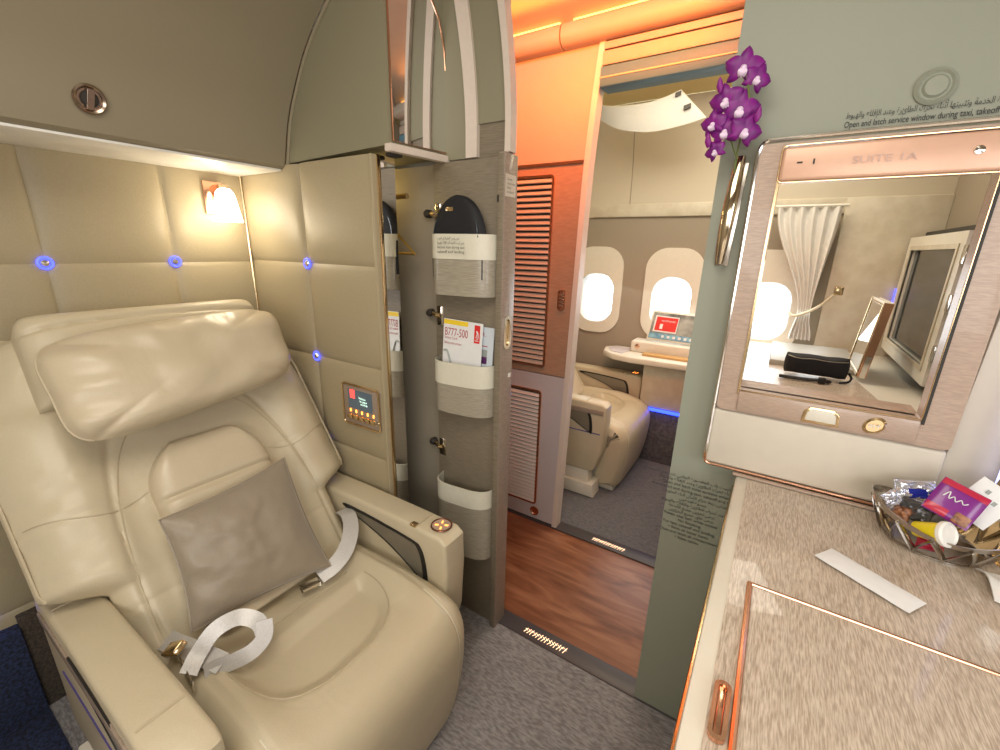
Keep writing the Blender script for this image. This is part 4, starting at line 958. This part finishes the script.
struct(MB().box(-1.98, 1.76, 1.2, 3.5, 2.66, 2.74), 'ceiling', 'grey', 'outer skin over the aisle')
for i, c in enumerate(cx):
    o1 = [(c+x, WY-.012, cz+.058+z) for x, z in rrect(.395, .655, .15, 8)]; o2 = [(c+x, WY-.012, cz+z) for x, z in rrect(.27, .37, .115, 8)]
    wd = struct(MB().sweep_frame(o1, o2, (0, .014, 0)), 'window_%d' % (i+1), 'ivory', 'oval cabin window, bright with daylight')
    o3 = [(c+x, WY+.055, cz+z) for x, z in rrect(.25, .345, .11, 8)]
    m_ = MB(); n = len(o2); m_.add([Vector(p)+Vector((0, .0, 0)) for p in o2]+o3, [(k, (k+1) % n, n+(k+1) % n, n+k) for k in range(n)]); m_.build('window_reveal', 'ivory', wd, fix=False)
    MB().prism([(p[0], WY+.05, p[2]) for p in [(c+x, 0, cz+z) for x, z in rrect(.262, .36, .11, 6)]], (0, .003, 0)).build('window_pane', 'glass', wd)

# dropped curved ceiling door in the far suite
MB().grid(lambda a, b: upw(-1.012+.005*a, b)+Vector((0, -.002, 0)), 1, 10).build('panel_seam', 'far_fabric', bpy.data.objects['wall_far_upper'], fix=False)
od = thing('bin_door', 'pale curved overhead bin door hanging open in the far suite', 'bin door', (-.9, 3.0, 2.1))
lowc = catmull([(-1.30, 2.93, 2.38), (-1.132, 2.92, 2.290), (-.996, 2.91, 2.222), (-.811, 2.90, 2.187), (-.643, 2.90, 2.200), (-.508, 2.90, 2.226)], 8)
topc = catmull([(-1.32, 2.90, 2.46), (-1.159, 2.88, 2.375), (-1.009, 2.87, 2.340), (-.840, 2.87, 2.335), (-.740, 2.87, 2.350), (-.655, 2.87, 2.375)], 8)
def odf(a, b, sd):
    k = (a+1)/2*(len(lowc)-1); i = min(int(k), len(lowc)-2); f = k-i; B_ = (b+1)/2
    p = (lowc[i]*(1-f)+lowc[i+1]*f)*(1-B_)+(topc[i]*(1-f)+topc[i+1]*f)*B_
    return p+Vector((0, -.9, -.4))*sd*.008
MB().slab(odf, 30, 6).build('door_skin', 'doorskin', od)
MB().obox((-.665, 2.86, 2.352), (.014, 0, .004), (0, .006, 0), (0, 0, .010)).build('hinge', 'dark', od); MB().obox((-.610, 2.872, 2.285), (.018, 0, .004), (0, .006, 0), (0, 0, .011)).build('latch', 'dark', od)
tag(MB().prism([(-1.5, 3.19, 2.0), (-1.28, 3.19, 2.20), (-1.28, 3.19, 2.24), (-1.5, 3.19, 2.16)], (0, .03, 0), .002).build('bin_latch_frame', 'dark'), 'dark framed corner of the bin under the open door in the far suite', 'frame')
struct(MB().box(-.83, .6, 2.20, 2.30, 2.235, 2.26, .002), 'trim_15', 'dark', 'dark slot in the yellow ceiling')

# far lounge seat: same kind, copied
fs_ = dup(seat, (0, 2.225, 0), 'cream leather seat in the far suite by the windows', skip=('seat_belt',), group='cream lounge seats')
seat['group'] = 'cream lounge seats'

# side table + display
st_ = thing('side_console', 'pale side console with rounded tray end under the far windows', 'console', (-.6, 3.1, 0))
def tray(x, y0, y1): return [(-.30, y0, 0), (-.30, y1, 0), (-.98, y1, 0), (-1.03, (y0*.3+y1*.7), 0), (-1.0, y0+.12, 0), (-.90, y0+.02, 0), (-.78, y0, 0)]
pts = [(p[0], p[1], .745) for p in [(-.30, 2.97, 0), (-.30, 3.28, 0), (-.99, 3.28, 0), (-1.06, 3.20, 0), (-1.03, 3.07, 0), (-.93, 2.98, 0), (-.80, 2.95, 0)]]
MB().prism(pts, (0, 0, .045), .012, 3).build('table_top', 'ivory', st_)
MB().prism([(p[0]*.985-.01, p[1], .791) for p in [(-.88, 3.02, 0), (-.84, 3.22, 0), (-.98, 3.24, 0), (-1.02, 3.16, 0), (-.98, 3.06, 0)]], (0, 0, .004), .001).build('tray_inlay', 'lilac', st_)
MB().box(-.72, -.30, 3.05, 3.28, .42, .745, .01).build('console_body', 'far_wall', st_)
MB().prism([(-.86, 3.10, .79), (-.80, 3.07, .79), (-.76, 3.12, .87), (-.30, 3.14, .86), (-.30, 3.28, .86), (-.82, 3.28, .87)], (0, 0, .004)).build('rear_ledge', 'ivory', st_) if 0 else MB().box(-.85, -.30, 3.13, 3.285, .79, .872, .012, 3).build('rear_ledge', 'ivory', st_)
MB().lathe((-.80, 3.131, .835), [(0, 0), (.018, 0), (.017, .006), (.010, .008), (0, .008)], (0, -1, 0), 24).build('round_knob', 'copper', st_)
MB().box(-.74, -.34, 3.05, 3.11, .79, .806, .004).build('wood_tray', 'amber_wood', st_) if 0 else None
M['amber_wood'] = mat('honey_wood', (.55, .33, .12), .4)
MB().box(-.74, -.34, 3.04, 3.115, .79, .806, .004).build('wood_inlay', 'amber_wood', st_, 'honey coloured inlay')
MB().box(-.715, -.30, 3.06, 3.28, .0, .398, .003).build('plinth', 'carpet2', st_)
tag(MB().box(-.72, -.30, 3.044, 3.05, .398, .420, .001).build('floor_light', 'bluestrip'), 'blue glowing strip along the floor under the side console', 'light')
ds = thing('display_card', 'tilted framed display with red notice standing on the side console', 'display', (-.58, 3.2, .875))
dR, dU = Vector((1, 0, -.02)).normalized(), Vector((.08, .28, 1)).normalized(); dN = dR.cross(dU).normalized(); dO = Vector((-.755, 3.175, .888))
def dq(x0, x1, z0, z1, e, m_, nm, par, th=.0006, r=0): return MB().obox(dO+dR*(x0+x1)/2+dU*(z0+z1)/2+dN*e, dR*(x1-x0)/2, dU*(z1-z0)/2, dN*th, r).build(nm, m_, par)
M['seatpic'] = mat('seat_photo', (.45, .47, .42), .4, bscale=8, tint=(.10, .12, .11))
M['bluebar'] = mat('blue_bar', (.10, .25, .42), .4, bscale=30, tint=(.25, .5, .6))
dq(0, .40, 0, .215, 0, 'ivory', 'display_frame', ds, .006, .004); f0 = dq(.012, .388, .012, .200, .007, 'seatpic', 'picture', ds)
dq(.03, .19, .062, .178, .0085, 'paper', 'notice', f0); dq(.04, .185, .072, .17, .0095, 'red', 'notice_panel', f0); dq(.012, .388, .014, .052, .0085, 'bluebar', 'icon_bar', f0)
mb, m_ = text('WELCOME ABOARD', .016, dO+dR*.075+dU*.138+dN*.011, dR, dU, 'paper', width=.095); mb.build('lettering', m_, f0)
dq(.072, .092, .084, .120, .011, 'paper', 'notice_mark', f0)
for k in range(7): dq(.10+.038*k, .118+.038*k, .024, .042, .0095, 'paper', 'icon', f0)

# far counter, curtain, bag, monitor, lid
fc = thing('side_cabinet', 'brown topped counter with pale edge seen through the service window', 'counter', (.2, 2.4, 0))
MB().prism([(-.20, 2.02, .90), (.66, 2.02, .90), (.66, 3.29, .90), (-.12, 3.29, .90)], (0, 0, .042), .006).build('counter_rim', 'ivory', fc)
MB().prism([(-.10, 2.06, .942), (.43, 2.06, .942), (.36, 2.60, .942), (.02, 2.60, .942), (.02, 2.9, .942), (-.10, 2.9, .942)], (0, 0, .004)).build('counter_top', 'counter', fc)
MB().box(-.18, .64, 2.05, 3.28, 0, .90, .004).build('counter_body', 'far_wall', fc)
MB().box(.02, .40, 2.62, 3.20, .942, .972, .006).build('inner_tray', 'grey', fc)
bg = thing('toiletry_bag', 'small black toiletry bag lying on the far counter', 'bag', (.19, 2.45, .946))
def bagf(a, b, sd):
    x = .205+a*.125*(1-.05*b*b); z = 1.006+b*.048+.008*noise.noise(Vector((a*2, b, 1))); k = ((1-abs(a)**5)*(1-abs(b)**5))**.5
    return Vector((x, 2.44-sd*.042*k, z))
MB().slab(bagf, 30, 16).build('bag_body', 'bag', bg)
MB().tube([bagf(-.95+1.9*i/20, .72, 1)+Vector((0, -.002, 0)) for i in range(21)], .002, 6).build('zip', 'greyrec', bg)
MB().tube(catmull([(.33, 2.43, .99), (.342, 2.42, .97), (.33, 2.40, .955), (.30, 2.385, .95)], 6), .005, 6).build('strap', 'bag', bg)
tag(MB().tube(catmull([(.07, 2.34, .956), (.12, 2.325, .958), (.18, 2.34, .956), (.23, 2.335, .961), (.26, 2.35, .956), (.235, 2.36, .956)], 6), .008, 8).build('coiled_strap', 'black'), 'black coiled strap lying in front of the toiletry bag', 'strap')
tag(MB().box(.215, .245, 2.32, 2.345, .948, .975, .006).build('small_adapter', 'black'), 'tiny black plug beside the coiled strap', 'plug')
lm = thing('makeup_mirror', 'upright framed make-up mirror standing behind the black bag', 'mirror', (.40, 2.6, .946))
la, lb = Vector((.385, 2.50, .965)), Vector((.385, 2.83, .965)); lu = Vector((.03, 0, .34))
LR = (lb-la); ln = Vector((1, 0, -.09)).normalized()
def lq(x0, x1, z0, z1, e, th, m_, nm, par, r=0): 
    return MB().obox(la+LR*(x0+x1)/2+lu*(z0+z1)/2+ln*e, LR*(x1-x0)/2, lu*(z1-z0)/2, ln*th, r).build(nm, m_, par)
lq(0, 1, 0, 1, 0, .014, 'ivory', 'lid_body', lm, .004); lq(.07, .93, .05, .95, -.0145, .001, 'mirror', 'lid_mirror', lm); lq(-.02, .01, 0, 1.0, 0, .016, 'copper', 'lid_edge', lm); lq(-.06, -.02, .0, .3, .0, .01, 'chrome', 'lid_stay', lm)
for (a, b_) in (((.0, .05), (1, .05)), ((.03, 0), (.03, 1)), ((.97, 0), (.97, 1)), ((0, .97), (1, .97))):
    MB().tube([la+LR*a[0]+lu*a[1]-ln*.016, la+LR*b_[0]+lu*b_[1]-ln*.016], .004, 6).build('mirror_frame', 'gold', lm)
mn = thing('wall_monitor', 'large dark television monitor in a thick pale frame seen through the service window', 'monitor', (.58, 2.8, .96))
MB().sweep_frame([(.55, y, z) for y, z in ((2.32, 1.0), (3.24, 1.0), (3.24, 1.60), (2.32, 1.60))], [(.55, y, z) for y, z in ((2.40, 1.07), (3.14, 1.07), (3.14, 1.535), (2.40, 1.535))], (.055, 0, 0)).build('monitor_frame', 'ivory', mn, 'thick ivory frame')
MB().box(.568, .60, 2.39, 3.15, 1.06, 1.54).build('screen', 'screen', mn)
MB().sweep_frame([(.545, y, z) for y, z in ((2.38, 1.05), (3.16, 1.05), (3.16, 1.555), (2.38, 1.555))], [(.545, y, z) for y, z in ((2.40, 1.07), (3.14, 1.07), (3.14, 1.535), (2.40, 1.535))], (.012, 0, 0)).build('screen_bezel', 'far_wall', mn)
for z in (1.10, 1.30, 1.48): MB().box(.548, .60, 2.285, 2.325, z, z+.07, .004).build('side_bracket', 'chrome', mn)
MB().box(.61, .67, 2.26, 3.28, .945, 1.63, .004).build('monitor_back', 'dark', mn)
MB().box(.546, .55, 3.242, 3.25, 1.25, 1.33).build('side_light', 'blue', mn)
struct(MB().box(.68, .72, 2.2, 3.30, 0, 2.3), 'wall_monitor_side', 'far_fabric', 'dark fabric wall behind the far monitor')
struct(MB().box(.24, .68, 3.262, 3.30, .94, 1.815, .004), 'trim_16', 'far_wall', 'cream panel beside the curtain')
ct = thing('window_curtain', 'pleated cream curtain tied back beside the far window', 'curtain', (.12, 3.15, .98))
def cur(a, b, sd):
    z = 1.00+.765*(b+1)/2; t = (1.765-z)/.765    # 0 top 1 bottom
    g = math.exp(-((z-1.17)/.16)**2)
    xl = -.085+.20*sst(t, 0, .80)+.02*sst(t, .8, 1)*-1; xr = .225-.045*sst(t, 0, .75)+.03*sst(t, .8, 1)
    A = (a+1)/2; x = xl+(xr-xl)*A
    y = 3.20-.018*math.sin(A*PI*11+.6*math.sin(b*2))*(1-.55*g)-.02*g
    return Vector((x, y-sd*.0015, z))
MB().slab(cur, 110, 30).build('curtain_cloth', 'curtain', ct, ang=80)
MB().tube([(-.10, 3.20, 1.772), (.25, 3.20, 1.772)], .008, 8).build('curtain_rail', 'ivory', ct)
tb = MB().tube(catmull([(.075, 3.17, 1.16), (.10, 3.15, 1.145), (.16, 3.15, 1.17), (.22, 3.14, 1.22), (.27, 3.10, 1.29)], 8), .008, 8).build('tieback', 'cord', ct, 'cream tieback cord')
MB().box(.262, .305, 3.085, 3.10, 1.285, 1.335, .006).build('tieback_hook', 'gold', tb)
